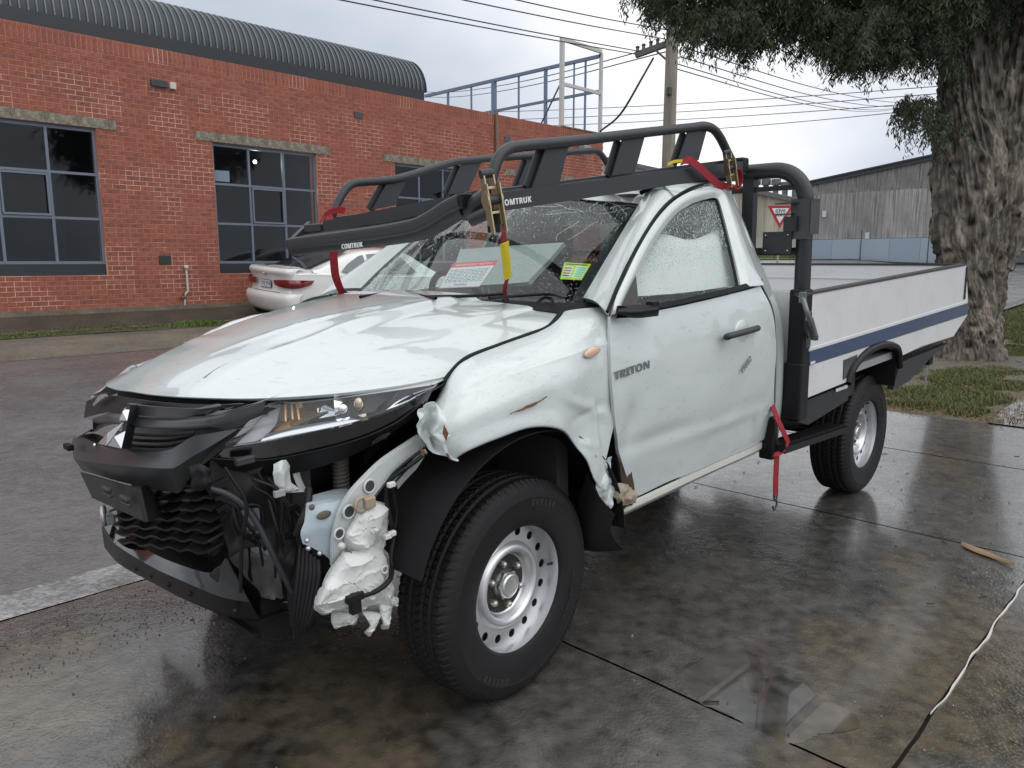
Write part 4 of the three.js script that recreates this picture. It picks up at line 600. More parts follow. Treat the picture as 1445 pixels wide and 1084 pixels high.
// ---- near-side front guard (buckled), rows from the bonnet gap down to the arch lip
{
  const rows = [
    [[616, 563, .735], [640, 523, .745], [663, 504, .75], [705, 487, .755], [740, 474, .76], [773, 462, .765], [797, 440, .745], [853, 433, .745]],
    [[613, 572, .77], [644, 540, .79], [672, 522, .80], [712, 506, .81], [746, 494, .815], [782, 480, .82], [816, 460, .815], [858, 450, .825]],
    [[612, 588, .80], [650, 562, .83], [684, 546, .845], [726, 528, .855], [764, 515, .86], [804, 502, .865], [832, 492, .868], [861, 485, .868]],
    [[617, 606, .82], [652, 588, .86], [690, 574, .878], [735, 558, .886], [774, 545, .886], [814, 536, .882], [840, 530, .878], [863, 526, .875]],
    [[626, 625, .835], [656, 614, .87], [698, 598, .888], [744, 582, .892], [786, 576, .885], [820, 584, .870], [844, 590, .862], [866, 590, .868]],
    [[638, 646, .84], [660, 634, .875], [702, 617, .895], [752, 601, .90], [796, 606, .895], [826, 640, .88], [840, 668, .872], [852, 660, .865]],
    [[640, 650, .835], [661, 637, .865], [702, 620, .882], [752, 604, .885], [795, 610, .88], [824, 645, .87], [838, 678, .865], [850, 690, .86]]].map(r => r.map(q => tz(...q)));
  const bump = (p, cx, cy, s, a) => a * Math.exp(-((p.x - cx) ** 2 + (p.y - cy) ** 2) / (s * s));
  const fold = (p, x0, y0, x1, y1, w, a) => { const dx = x1 - x0, dy = y1 - y0, L = dx * dx + dy * dy, t = clamp(((p.x - x0) * dx + (p.y - y0) * dy) / L), d = Math.hypot(p.x - x0 - t * dx, p.y - y0 - t * dy); return a * Math.pow(Math.max(0, 1 - d / w), 1.3) * Math.sin(Math.PI * clamp(t, .06, .94)); };
  const dent = p => { const n = (fbm(p.x * 6 + 5, p.y * 6, 1, 2) - .5) * .012 + (fbm(p.x * 17, p.y * 17, 4, 2) - .5) * .003; const k = smooth(-.1, .12, p.x); return p.clone().add(V(0, 0, n * (.35 + k) + fold(p, .12, .965, .42, .84, .03, .010) + fold(p, .18, .87, .40, .90, .022, -.008) + fold(p, .30, .95, .345, .70, .02, .009) + fold(p, .22, .80, .34, .76, .016, .007) + bump(p, .22, .80, .06, -.014) + bump(p, .12, .93, .08, .008))); };
  const g = merge([sheet(rows.slice(0, 3), { nu: 100, nv: 24, warp: dent, thick: .0025 }), sheet(rows.slice(2), { nu: 110, nv: 50, warp: dent, thick: .0025 })]);
  U('bonnet_gap', tube([[620, 552, .735], [634, 531, .738], [659, 507, .745], [703, 489.5, .750], [740, 476, .755], [772, 464, .757], [786, 450, .752], [795, 436, .735]].map(q => tz(...q).add(V(0, .003, 0))), .008, 8, 60), blackMatte);
  U('front_guard', g, utePaint).userData.label = 'buckled front guard torn along the wheel arch';
  // torn rear lower flap of the guard, hanging in front of the door gap
  U('torn_guard_flap', sheet([[tz(838, 640, .872), tz(850, 650, .868), tz(868, 645, .860)], [tz(842, 668, .868), tz(855, 672, .858), tz(864, 668, .855)], [tz(846, 695, .862), tz(856, 690, .864), tz(868, 690, .850)], [tz(856, 712, .855), tz(862, 716, .858), tz(866, 708, .852)]], { nu: 24, nv: 30, thick: .002, warp: p => p.clone().add(V((fbm(p.x * 30, p.y * 30, 2, 3) - .5) * .02, (fbm(p.x * 20, p.y * 26, 8, 3) - .5) * .02, (fbm(p.x * 24, p.y * 24, 3, 3) - .5) * .045)) }), utePaint);
  // crushed nose of the guard
  U('crushed_metal', [sheet([[tz(590, 576, .80), tz(606, 566, .79), tz(620, 575, .80), tz(630, 590, .82)], [tz(585, 600, .81), tz(600, 590, .77), tz(614, 600, .815), tz(632, 612, .83)], [tz(594, 622, .80), tz(606, 622, .77), tz(618, 628, .82), tz(636, 632, .835)], [tz(604, 640, .79), tz(612, 642, .80), tz(625, 645, .825), tz(641, 651, .83)]], { nu: 40, nv: 40, thick: .002, warp: p => p.clone().add(V((fbm(p.x * 26, p.y * 26, p.z * 9, 3) - .5) * .03, (fbm(p.x * 20, p.y * 30, 9, 2) - .5) * .012, (1 - Math.abs(2 * fbm(p.x * 19 + 4, p.y * 15, 5, 2) - 1) - .6) * .05)) })], utePaint);
  U('rust_patch', [[[594, 630], [600, 640], [597, 644], [592, 634]], [[627, 600], [633, 612], [630, 622], [625, 612]], [[632, 640], [638, 650], [634, 648], [629, 640]]].map(q => { const a = q.map(p => tz(p[0], p[1], .852)); return sheet([[a[0], a[1]], [a[3], a[2]]], { nu: 2, nv: 2, lin: true, thick: .002 }); }), rust);
  // scratch through to rusty metal
  const sc = [[719, 583], [735, 578], [750, 572], [761, 566], [771, 558]], up = sc.map(([x, y], i) => tz(x, y - [0, 2, 2.5, 1.5, 0][i], .8955)), dn = sc.map(([x, y], i) => tz(x, y + [.6, 1.5, 1.4, 1, .5][i], .897)); U('scratch', sheet([up, dn], { nu: 24, nv: 2, lin: true, thick: .002, warp: p => p.clone().add(V(0, (hash3(p.x * 900, p.y * 900, 2) - .5) * .003, .004)) }), rust);
  U('far_front_guard', mir(sheet(rows, { nu: 40, nv: 30 })), utePaint);
  // indicator repeater
  const ir = tz(836, 497, .876); U('side_repeater', new THREE.SphereGeometry(1, 20, 12).scale(.042, .016, .008).rotateZ(.14).translate(ir.x, ir.y, ir.z), phys([.62, .42, .30], .15, { clearcoat: 1 }));
  // gap behind the guard: rusty hinge pillar and folded bracket
  U('hinge_pillar', sheet([[tz(860, 560, .835), tz(868, 640, .83), tz(875, 690, .825), tz(870, 712, .82)], [tz(872, 560, .84), tz(884, 640, .835), tz(892, 690, .83), tz(890, 712, .82)]], { nu: 20, nv: 6, lin: true, thick: .01, warp: p => p.clone().add(V(0, 0, (fbm(p.x * 20, p.y * 20, 1, 3) - .5) * .02)) }), mat([.055, .035, .025], .85));
  U('bent_bracket', sheet([[tz(862, 690, .83), tz(875, 682, .86), tz(892, 686, .84)], [tz(866, 702, .85), tz(880, 700, .875), tz(900, 698, .85)], [tz(868, 714, .83), tz(882, 714, .855), tz(898, 708, .835)]], { nu: 20, nv: 20, thick: .004, warp: p => p.clone().add(V(0, 0, (fbm(p.x * 40, p.y * 40, 1, 2) - .5) * .04)) }), mat([.30, .25, .19], .7));
}
// ---- bonnet
{
  const zs = [-.725, -.68, -.6, -.48, -.33, -.16, 0, .16, .33, .48, .60, .68, .725];
  const xf = z => { const a = Math.abs(z); return pl1([[0, -.775], [.16, -.768], [.33, -.735], [.45, -.665], [.55, -.555], [.65, -.385], [.725, -.18]], a); };
  const poly = [[150, 546], [159, 548.5], [215, 557], [300, 562.5], [400, 562], [500, 553], [600, 539], [630, 531]];
  const projL = p => { const w = V(p.x * tcs - p.y * tsn, p.x * tsn + p.y * tcs, p.z).add(TO).sub(cO), d = w.dot(cFw); return [PCX + FPX * w.dot(cR) / d, PCY + FPX * w.dot(cDn) / d]; };
  const yf = z => { let lo = .85, hi = 1.15; for (let i = 0; i < 40; i++) { const m = (lo + hi) / 2, q = projL(V(xf(z), m, z)); if (q[1] > pl1(poly, q[0])) lo = m; else hi = m; } return (lo + hi) / 2; };
  const yF = zs.map(z => z < -.3 ? yf(-z) * .45 + .55 * yf(-.3) - .012 : yf(z));
  const xr = z => .30 + .28 * z * z, yr = z => 1.213 - .045 * z * z * 2;
  const crease = (z, s) => .020 * smooth(.345, .295, Math.abs(z)) * smooth(.04, .35, s) + .012 * smooth(.57, .53, Math.abs(z)) * smooth(.25, .8, s);
  const hump = (x, z, cx, cz, sx, sz, a) => a * Math.exp(-(((x - cx) / sx) ** 2) - (((z - cz) / sz) ** 2));
  const ridge2 = (p, x0, z0, x1, z1, w, a) => { const dx = x1 - x0, dz = z1 - z0, t = clamp(((p.x - x0) * dx + (p.z - z0) * dz) / (dx * dx + dz * dz)), d = Math.hypot(p.x - x0 - t * dx, p.z - z0 - t * dz); return a * Math.max(0, 1 - d / w) * Math.sin(Math.PI * clamp(t, .08, .92)); };
  const row = s => zs.map((z, i) => { const x = lerp(xf(z), xr(z), s); const e = 1 - Math.pow(1 - s, 1.75); return V(x, lerp(yF[i], yr(z), e), z); });
  const warp = (p, u, v) => { const s = v; let dy = crease(p.z, s); dy += (fbm(p.x * 3, p.z * 3, 2, 2) - .5) * .008 * smooth(0, .15, s) * smooth(1, .85, s); dy += hump(p.x, p.z, -.2, -.45, .16, .06, .014) + hump(p.x, p.z, -.35, .25, .10, .05, -.010) + hump(p.x, p.z, -.1, .52, .09, .07, -.010) + hump(p.x, p.z, -.42, .46, .07, .06, -.008) + hump(p.x, p.z, -.45, -.3, .03, .2, .006) + ridge2(p, -.55, .06, .05, .22, .022, .007) + ridge2(p, -.5, -.5, -.05, -.42, .03, .010) + ridge2(p, -.3, -.62, .1, -.5, .03, -.010) + ridge2(p, -.30, .48, -.02, .56, .03, -.007); return p.clone().add(V(0, dy, 0)); };
  const rows = [0, .06, .14, .25, .4, .55, .7, .85, 1].map(row);
  const g = sheet(rows, { nu: 120, nv: 90, warp, thick: .003, flip: true });
  U('bonnet', g, utePaint).userData.label = 'creased white bonnet with dents and scratches';
  const lip = zs.map((z, i) => V(xf(z), yF[i], z)); U('bonnet_lip', sheet([lip.map(p => p.clone().add(V(.003, -.003, 0))), lip.map(p => p.clone().add(V(.02, -.010, 0)))], { nu: 60, nv: 2, lin: true, thick: .002 }), utePaint);
  const lipC = lip.filter(p => Math.abs(p.z) < .5); U('bonnet_seal', sheet([lipC.map(p => p.clone().add(V(.035, -.012, 0))), lipC.map(p => p.clone().add(V(.03, -.05, 0)))], { nu: 60, nv: 2, lin: true, thick: .004 }), blackMatte);
  // scratches, a crease shaded in as a dark line, a torn sliver of trim
  for (const q of [[[288, 539], [305, 527], [322, 518]], [[343, 520], [390, 500], [430, 486]], [[300, 470], [312, 466], [325, 466]]]) { const pts = q.map(([x, y]) => { let yy = 1.08, p; for (let i = 0; i < 25; i++) { p = ty(x, y, yy); const k = zs.findIndex(z => z > p.z), z = p.z, s = clamp((p.x - xf(z)) / (xr(z) - xf(z))); const a = lerp(yF[Math.max(0, k - 1)], yF[Math.max(0, k)], .5), h = lerp(a, yr(z), 1 - Math.pow(1 - s, 1.75)) + crease(z, s); yy = lerp(yy, h, .5); } return p.add(V(0, .012, 0)); }); U('scratch', tube(pts, .0012, 5, 20), mat([.16, .19, .2], .6)); }
  // cowl panel and wipers
  U('cowl', sheet([zs.map(z => V(xr(z) - .01, yr(z) - .006, z)), zs.map(z => V(.37 + .36 * z * z, 1.213 - .03 * z * z, z))], { nu: 40, nv: 2, lin: true, thick: .01 }), blackMatte);
  for (const [a, b, c] of [[[508, 419], [560, 413], [615, 421]], [[600, 419], [680, 417], [740, 412]], [[690, 421], [770, 415], [800, 421]]]) { const P = q => { const p = ty(q[0], q[1], 1.235); return p; }; U('wiper', tube([P(a), P(b), P(c)], .006, 6, 20), blackPlastic); }
}
// ---- grille and nose
{
  const R = (...q) => q.map(([x, y, d = 0]) => fr(x, y, d));
  U('radiator_core', [span(-.60, -.57, .46, .94, -.58, .50)], mat([.11, .11, .115], .5, .6));
  // lower bar: top ledge, upper facet painted lighter for reflected sky, darker lower facet
  const top = R([101, 624, .01], [108, 614, .01], [133, 625], [150, 631], [170, 635.5], [207, 638], [238, 635], [252, 628], [272, 616], [300, 611, .01], [332, 605, .02]);
  const ledge = top.map(p => p.clone().add(V(.05, -.004, 0)));
  const crease = R([103, 646, .0], [112, 650, -.01], [133, 653, -.02], [150, 655, -.025], [172, 657, -.025], [208, 660, -.025], [240, 661, -.02], [252, 657, -.015], [272, 644, -.005], [300, 628, .0], [334, 607, .015]);
  const bot = R([115, 663, .03], [122, 666, .02], [140, 671, .01], [155, 676, .005], [178, 682, 0], [212, 690, 0], [240, 694, .005], [253, 695, .01], [270, 672, .02], [296, 640, .02], [334, 610, .025]);
  const nb = grp('lower_grille_bar'); M('sky_lit_facet', [sheet([ledge, top], { nu: 60, nv: 1, lin: true }), sheet([top, crease], { nu: 60, nv: 6, lin: true })], mat([.045, .047, .053], .28), nb); M('shaded_facet', sheet([crease, bot], { nu: 60, nv: 6, lin: true, thick: .004 }), mat([.022, .025, .025], .42), nb);
  // upper bar
  const u0 = R([112, 603, .02], [128, 592, .02], [150, 586], [178, 590], [210, 592], [260, 592], [300, 588], [330, 580, .01], [372, 566, .03]), u1 = R([109, 609, .015], [126, 600, .01], [150, 597, -.008], [178, 601, -.01], [210, 605, -.01], [260, 606, -.01], [300, 601, 0], [330, 590, .01], [366, 574, .03]);
  U('upper_grille_bar', [sheet([u0.map(p => p.clone().add(V(.05, .01, 0))), u0, u1, u1.map(p => p.clone().add(V(.05, -.012, 0)))], { nu: 60, nv: 9, lin: true })], mat([.055, .057, .062], .32));
  U('grille_wing', sheet([R([291, 594, .0], [330, 577, .01], [375, 566, .03]), R([297, 602, -.004], [325, 594, .0], [371, 580, .03]), R([322, 608, .015], [338, 602, .02], [352, 594, .03])], { nu: 14, nv: 6, lin: true, thick: .005 }), mat([.04, .043, .05], .3));
  // recessed panel above, under the bonnet edge
  const p0 = R([122, 566, .03], [150, 558, .03], [190, 563, .02], [230, 568, .02], [300, 571, .03], [345, 570, .05]), p1 = R([118, 590, .03], [150, 582, .02], [190, 584, .015], [230, 586, .015], [285, 586, .02], [318, 576, .03]);
  U('grille_panel', [sheet([p0, p1], { nu: 40, nv: 4, lin: true, thick: .004 })], mat([.014, .014, .015], .35));
  const q0 = R([190, 572, .0], [230, 575, .0], [280, 577, .005], [312, 573, .02]), q1 = R([170, 584, -.003], [215, 588, -.003], [258, 589, 0], [290, 582, .01]); U('grille_trim', sheet([q0, q1], { nu: 20, nv: 2, lin: true, thick: .008 }), mat([.05, .052, .055], .3));
  // slot between the bars: mesh slats
  for (let k = 0; k < 3; k++) { const y = 609 + k * 8; U('grille_slat', sheet([R([180, y + 1, .04], [230, y + 3, .04], [275, y - 1 - k * 3, .05]), R([180, y + 4, .03], [230, y + 6, .03], [272, y + 2 - k * 3, .04])], { nu: 14, nv: 1, lin: true, thick: .004 }), blackPlastic); }
  // bright corner pieces seen on the far end of the grille
  U('far_lamp_trim', [sheet([R([109, 605, .0], [118, 592, -.005], [127, 592, -.008]), R([106, 618, 0], [116, 613, -.006], [128, 606, -.01])], { nu: 8, nv: 4, lin: true, thick: .006 })], phys([.35, .37, .4], .1, { clearcoat: 1 })); U('far_lamp_trim', [sheet([R([131, 570, .01], [140, 558, .008], [149, 556, .008]), R([131, 574, .008], [140, 566, .004], [150, 559, .002])], { nu: 6, nv: 3, lin: true, thick: .005 })], phys([.35, .37, .4], .1, { clearcoat: 1 }));
  // emblem: three chrome diamonds on a dark carrier
  const emb = mat([.85, .87, .9], .22, .9), em = grp('emblem'), E = (x, y, d = -.035) => fr(x, y, d);
  const dia = (a, b, c, d) => { const cen = a.clone().add(b).add(c).add(d).multiplyScalar(.25).add(V(-.006, .006, 0)); const g = new THREE.BufferGeometry(), pos = []; for (const [p, q] of [[a, b], [b, c], [c, d], [d, a]]) pos.push(...p.toArray(), ...q.toArray(), ...cen.toArray()); g.setAttribute('position', new THREE.Float32BufferAttribute(pos, 3)); g.computeVertexNormals(); return g; };
  M('diamond', dia(E(175, 576, -.028), E(184, 572, -.024), E(179, 594, -.046), E(168, 593, -.046)), emb, em);
  M('diamond', dia(E(175, 595, -.030), E(158, 605, -.032), E(138, 626, -.056), E(150, 629, -.056)), emb, em);
  M('diamond', dia(E(161, 608, -.032), E(177, 608, -.030), E(171, 633, -.056), E(152, 629, -.056)), emb, em);
  M('carrier', sheet([R([184, 571, -.03], [200, 572, .02]), R([179, 600, -.03], [190, 606, .02]), R([171, 633, -.03], [184, 634, .02])], { nu: 4, nv: 6, lin: true, thick: .01 }), mat([.06, .066, .08], .3), em);
  // plate bracket
  const pb = grp('plate_bracket'), F = [fr(114, 667, -.03), fr(197, 693, -.045), fr(178, 716, -.04), fr(128, 697, -.03)].map(p => p);
  const A = fr(113, 667, -.02), Bq = fr(196, 691, -.05), Cq = fr(206, 737, -.045), Dq = fr(130, 703, -.02), back = p => p.clone().add(V(.05, .0, 0));
  M('plate_face', sheet([[A, Bq], [Dq, Cq]], { nu: 6, nv: 4, lin: true, thick: .006 }), mat([.020, .021, .022], .45), pb); M('plate_side', sheet([[Bq, fr(206, 684, .0), fr(222, 704, .04)], [Cq, fr(222, 732, 0), fr(230, 728, .04)]], { nu: 4, nv: 3, lin: true, thick: .006 }), mat([.020, .021, .022], .45), pb);
  M('slot', [[150, 690], [152, 698], [176, 703], [178, 711]].map(([x, y]) => { const p = fr(x, y, -.05); return rbox(.012, .009, .055, .003, p.x, p.y, p.z); }), mat([.045, .045, .045], .7), pb);
  // lower mesh: wavy louvres
  const mesh = grp('lower_grille');
  for (let k = 0; k < 7; k++) { const n = 16, a = [], b = []; for (let i = 0; i <= n; i++) { const t = i / n, x = lerp(148 + k * 3, 300 - k * 1, t), y = lerp(700, 690, t) + k * lerp(11, 15.5, t) + (t < .1 ? 0 : 0) + 2.2 * Math.sin(i * 1.9 + k); const p = fr(x, y, .03); a.push(p); b.push(p.clone().add(V(.045, .012, 0))); } M('louvre', sheet([a, b], { nu: 48, nv: 2, lin: true, thick: .007 }), blackPlastic, mesh); }
  // shelf and chin
  const s0 = R([150, 718, .06], [166, 748, .05], [214, 780, .05], [262, 800, .05], [300, 808, .05], [318, 787, .05]), s1 = R([143, 742, .02], [163, 768, .02], [214, 800, .03], [262, 822, .035], [310, 842, .04], [352, 850, .05]), s2 = R([147, 772, .05], [168, 796, .05], [214, 822, .06], [262, 847, .065], [318, 869, .07], [367, 878, .085]);
  U('bumper_shelf', sheet([s0, s1], { nu: 30, nv: 3, lin: true, thick: .004 }), blackGloss); U('chin_spoiler', sheet([s1, s2, s2.map(p => p.clone().add(V(.09, -.004, 0)))], { nu: 40, nv: 8, lin: true, thick: .004 }), blackPlastic);
  for (const [x, y] of [[193, 802], [214, 812], [238, 825], [268, 838], [332, 862]]) { const p = fr(x, y, .05); U('push_rivet', new THREE.SphereGeometry(.008, 8, 6).translate(p.x, p.y, p.z), blackPlastic); }
  U('side_shroud', [sheet([R([262, 660, .05], [285, 655, .06], [305, 640, .08]), R([275, 700, .07], [300, 705, .08], [320, 690, .1]), R([300, 790, .1], [318, 770, .1], [330, 760, .12])], { nu: 12, nv: 16, thick: .006, warp: p => p.clone().add(V((fbm(p.y * 22, p.z * 22, 2, 3) - .5) * .06, 0, 0)) })], blackPlastic);
  U('tow_eye', [new THREE.TorusGeometry(.025, .008, 8, 20, 4.6).rotateY(1.2).translate(...fr(146, 728, -.02).toArray()), rbox(.03, .03, .05, .006, ...fr(152, 732, .0).toArray())], mat([.4, .42, .45], .4, .7)); U('broken_clip', [rbox(.02, .02, .05, .005, ...fr(101, 633, -.02).add(V(0, 0, -.03)).toArray())], blackMatte);
  U('grille_screw', new THREE.SphereGeometry(.006, 8, 6).translate(...fr(134, 628, -.01).toArray()), chrome);
}
// ---- near-side headlamp
{
  const hl = grp('headlamp'), P = (x, y, z) => tz(x, y, z);
  const top = [P(330, 616, .49), P(376, 569, .49), P(420, 567.5, .545), P(500, 557.5, .635), P(560, 549, .705), P(612, 541, .775)], bot = [P(318, 632, .50), P(372, 624, .535), P(430, 613, .59), P(500, 597, .665), P(560, 577, .735), P(613, 546, .785)];
  const mid = top.map((p, i) => p.clone().lerp(bot[i], .5).add(V(-.012, 0, .006)));
  const back = (p, k) => p.clone().add(V(.10 * k, -.004, -.05 * k));
  M('lens', sheet([top, mid, bot], { nu: 40, nv: 12 }), phys([.97, .98, .99], .01, { transmission: 1, thickness: 0, ior: 1.45 }), hl);
  M('housing', [sheet([top.map(p => back(p, 1.1)), bot.map(p => back(p, 1))], { nu: 24, nv: 2, lin: true }), sheet([top.map(p => back(p, .02)), top.map(p => back(p, 1))], { nu: 24, nv: 2, lin: true }), sheet([bot.map(p => back(p, .02)), bot.map(p => back(p, 1))], { nu: 24, nv: 2, lin: true })], mat([.50, .51, .53], .3, .25), hl);
  const low = [P(300, 648, .50), P(372, 650, .54), P(440, 638, .60), P(505, 621, .67), P(558, 598, .735), P(596, 570, .785)]; M('lower_bezel', sheet([bot.map(p => p.clone().add(V(-.004, -.001, .002))), low.map((p, i) => p.clone().add(V(.01, 0, -.005)))], { nu: 40, nv: 4, lin: true, thick: .01 }), blackGloss, hl);
  M('lower_bracket', sheet([low, low.map((p, i) => p.clone().add(V(.03, -.035 - .02 * Math.sin(i), -.02)))], { nu: 24, nv: 3, lin: true, thick: .004 }), blackPlastic, hl);
  const on = (x, y, t, dep) => { const k = clamp((x - 330) / 282), a = along(top, k), b = along(bot, k), p = a.lerp(b, t); return back(p, dep); };
  const strip = (q, m, n, d0, d1) => M(n, sheet([q.map(([x, t]) => on(x, 0, t[0], d0)), q.map(([x, t]) => on(x, 0, t[1], d1))], { nu: 24, nv: 4, lin: true, thick: .004 }), m, hl);
  strip([[378, [.80, .94]], [420, [.74, .92]], [460, [.72, .92]], [500, [.74, .93]], [540, [.74, .93]], [575, [.7, .93]]], chrome, 'chrome_strip', .25, .12);
  strip([[518, [.62, .88]], [536, [.35, .8]], [550, [.12, .6]], [570, [.08, .44]], [604, [.06, .45]]], chrome, 'chrome_fin', .45, .2); strip([[535, [.86, .92]], [560, [.62, .8]], [575, [.36, .66]], [600, [.38, .7]]], mat([.55, .58, .62], .2, .9), 'chrome_fin', .5, .22);
  strip([[372, [.74, .95]], [392, [.60, .86]], [412, [.46, .78]], [440, [.34, .66]]], phys([.42, .26, .12], .15, { clearcoat: 1 }), 'amber_reflector', .75, .35);
  strip([[395, [.86, .97]], [415, [.60, .82]], [440, [.40, .62]], [465, [.25, .45]]], mat([.5, .45, .38], .2, .8), 'inner_fin', .5, .3);
  const b1 = on(482, 0, .42, .55); M('projector', [new THREE.LatheGeometry([[.001, .0], [.022, .004], [.036, .02], [.042, .04]].map(p => new THREE.Vector2(...p)), 28).rotateZ(Math.PI / 2).rotateY(-.6).translate(b1.x, b1.y, b1.z), new THREE.SphereGeometry(.018, 16, 12).translate(b1.x - .03, b1.y, b1.z + .01)], chrome, hl);
  const b2 = on(497, 0, .36, .3); M('bulb_shield', new THREE.SphereGeometry(.016, 14, 10).scale(1, 1.6, 1).translate(b2.x, b2.y, b2.z), mat([.5, .42, .3], .15, .9), hl);
  const dm = (x0, x1, y0, y1, n, m) => M(n, sheet([[on(x0, 0, y0, .4), on((x0 + x1) / 2, 0, y0 - .1, .25)], [on(x0, 0, y1, .4), on(x1, 0, y1, .35)]], { nu: 3, nv: 3, lin: true, thick: .006 }), m, hl); dm(452, 478, .3, .62, 'prism', chrome);
  strip([[334, [.12, .9]], [350, [.10, .92]], [372, [.08, .9]], [392, [.06, .6]]], mat([.30, .31, .325], .35), 'grey_reflection_panel', .5, .3);  // matte grey panel stands in for the reflection on the lens
  for (const [x, t] of [[402, .1], [414, .06], [424, .08]]) { const a = on(x, 0, t, .45), b = on(x + 2, 0, t + .5, .4); M('amber_reflection_rod', rod(a, b, .0032, 8), phys([.8, .5, .2], .2, { clearcoat: 1 }), hl); }  // amber rods put the bulb reflection streaks into solid colour
  const e1 = on(418, 0, .30, .7); M('indicator_bulb', [rod(e1, e1.clone().add(V(0, .05, 0)), .008, 10), rod(e1.clone().add(V(.01, 0, -.03)), e1.clone().add(V(.01, .05, -.03)), .008, 10)], phys([.85, .55, .2], .15, { clearcoat: 1 }), hl);
  // far-side lamp
  const far = mir(merge([sheet([top, mid, bot], { nu: 20, nv: 6, thick: .01 })])); U('far_headlamp', far, phys([.25, .26, .28], .05, { clearcoat: 1 }));
}
// ---- torn front corner: bracket, strut, frame horn, apron rail, washer bottle, wiring
{
  const P = tz, rag = (a, f, s) => p => p.clone().add(V((fbm(p.x * f + s, p.y * f, p.z * f, 3) - .5) * a, (fbm(p.x * f, p.y * f + s, p.z * f, 3) - .5) * a * .6, (fbm(p.x * f, p.y * f, p.z * f + s, 3) - .5) * a));
  U('bumper_bracket', [sheet([[P(386, 655, .56), P(396, 650, .57), P(408, 647, .55)], [P(385, 668, .57), P(398, 666, .585), P(410, 662, .56)], [P(388, 682, .57), P(400, 686, .58), P(412, 680, .56)], [P(390, 692, .56), P(402, 695, .57), P(424, 690, .56)]], { nu: 12, nv: 20, thick: .003, warp: rag(.012, 30, 2) }), sheet([[P(410, 645, .54), P(420, 645, .53)], [P(414, 668, .54), P(424, 672, .53)], [P(424, 694, .55), P(432, 690, .53)]], { nu: 4, nv: 10, thick: .003 }), sheet([[P(394, 692, .57), P(428, 692, .55)], [P(396, 696, .575), P(430, 694, .55)]], { nu: 4, nv: 2, thick: .003 })], mat([.55, .58, .58], .5));
  const s0 = P(479, 630, .52), s1 = P(482, 692, .52), st = []; for (let i = 0; i <= 90; i++) { const t = i / 90, a = t * TAU * 11, c = s0.clone().lerp(s1, t); st.push(V(c.x + .021 * Math.cos(a), c.y, c.z + .021 * Math.sin(a))); }
  U('strut', [rod(s0, s1, .020, 14), tube(st, .004, 6, 260)], mat([.16, .145, .13], .55, .4));
  // frame horn box
  const hornTop = [[P(437, 700, .60), P(480, 690, .58), P(520, 695, .62)], [P(432, 712, .66), P(478, 704, .68), P(512, 712, .70)]], hornF = [[P(432, 712, .66), P(478, 704, .68), P(512, 712, .70)], [P(430, 735, .66), P(470, 738, .69), P(498, 740, .70)], [P(424, 752, .66), P(458, 760, .68), P(480, 764, .69)], [P(428, 768, .66), P(455, 782, .67), P(474, 800, .68)]];
  U('frame_horn', [sheet(hornTop, { nu: 10, nv: 3, lin: true, thick: .004, warp: rag(.006, 20, 1) }), sheet(hornF, { nu: 14, nv: 14, thick: .004, warp: rag(.012, 18, 5) })], phys([.40, .47, .52], .4, { clearcoat: .5 }));
  U('horn_shade_spot', [[457, 727, .022, .011], [440, 716, .008, .008]].map(([x, y, a, b]) => new THREE.SphereGeometry(1, 14, 8).scale(a, b, .006).translate(...P(x, y, .688).toArray())), mat([.11, .09, .07], .8));  // dark lumps put the shade of the openings into colour
  U('stud', [[433, 763], [435, 774], [451, 781]].map(([x, y]) => new THREE.SphereGeometry(.007, 10, 8).translate(...P(x, y, .69).toArray())), mat([.5, .52, .55], .3, .9));
  // apron rail, a bent channel; dark discs paint the shade of its holes
  const cen = [[596, 622], [570, 640], [545, 660], [522, 685], [505, 705], [492, 728], [483, 752], [478, 776], [476, 800]], wpx = [7, 8, 10, 12, 12.5, 12, 10, 8, 6], zc = [.74, .74, .735, .73, .725, .72, .715, .71, .70];
  const outer = [], inner = [], flange = []; cen.forEach(([x, y], i) => { const a = cen[Math.max(0, i - 1)], b = cen[Math.min(8, i + 1)], dx = b[0] - a[0], dy = b[1] - a[1], L = Math.hypot(dx, dy), nx = dy / L, ny = -dx / L; outer.push(P(x + nx * wpx[i] * -1, y + ny * wpx[i] * -1, zc[i])); inner.push(P(x - nx * wpx[i] * -1, y - ny * wpx[i] * -1, zc[i])); flange.push(P(x - nx * wpx[i] * -1.25, y - ny * wpx[i] * -1.25, zc[i] - .035)); });
  const rail = grp('apron_rail'); M('channel', [sheet([outer, inner], { nu: 50, nv: 4, lin: true, thick: .003, warp: rag(.006, 16, 3) }), sheet([outer.map(p => p.clone().add(V(.004, 0, -.016))), outer], { nu: 50, nv: 2, lin: true, thick: .003 }), sheet([inner, flange], { nu: 50, nv: 2, lin: true, thick: .003 })], mat([.52, .55, .55], .45), rail);
  for (const [x, y, r] of [[521, 686, .017], [492, 722, .017], [478, 753, .014], [553, 659, .007], [560, 648, .006]]) { const p = P(x, y, .735); M('hole_shade_disc', [new THREE.CylinderGeometry(r, r, .006, 20).rotateX(Math.PI / 2).translate(p.x, p.y, p.z)], mat([.04, .042, .045], .7), rail); M('hole_rim', new THREE.TorusGeometry(r, .003, 8, 24).translate(p.x, p.y, p.z + .002), mat([.52, .55, .55], .4), rail); }
  U('rail_gusset', sheet([[P(552, 672, .74), P(575, 655, .74), P(600, 632, .75)], [P(560, 690, .72), P(582, 668, .73), P(604, 638, .76)]], { nu: 10, nv: 6, thick: .003, warp: rag(.015, 18, 9) }), mat([.42, .44, .43], .5));
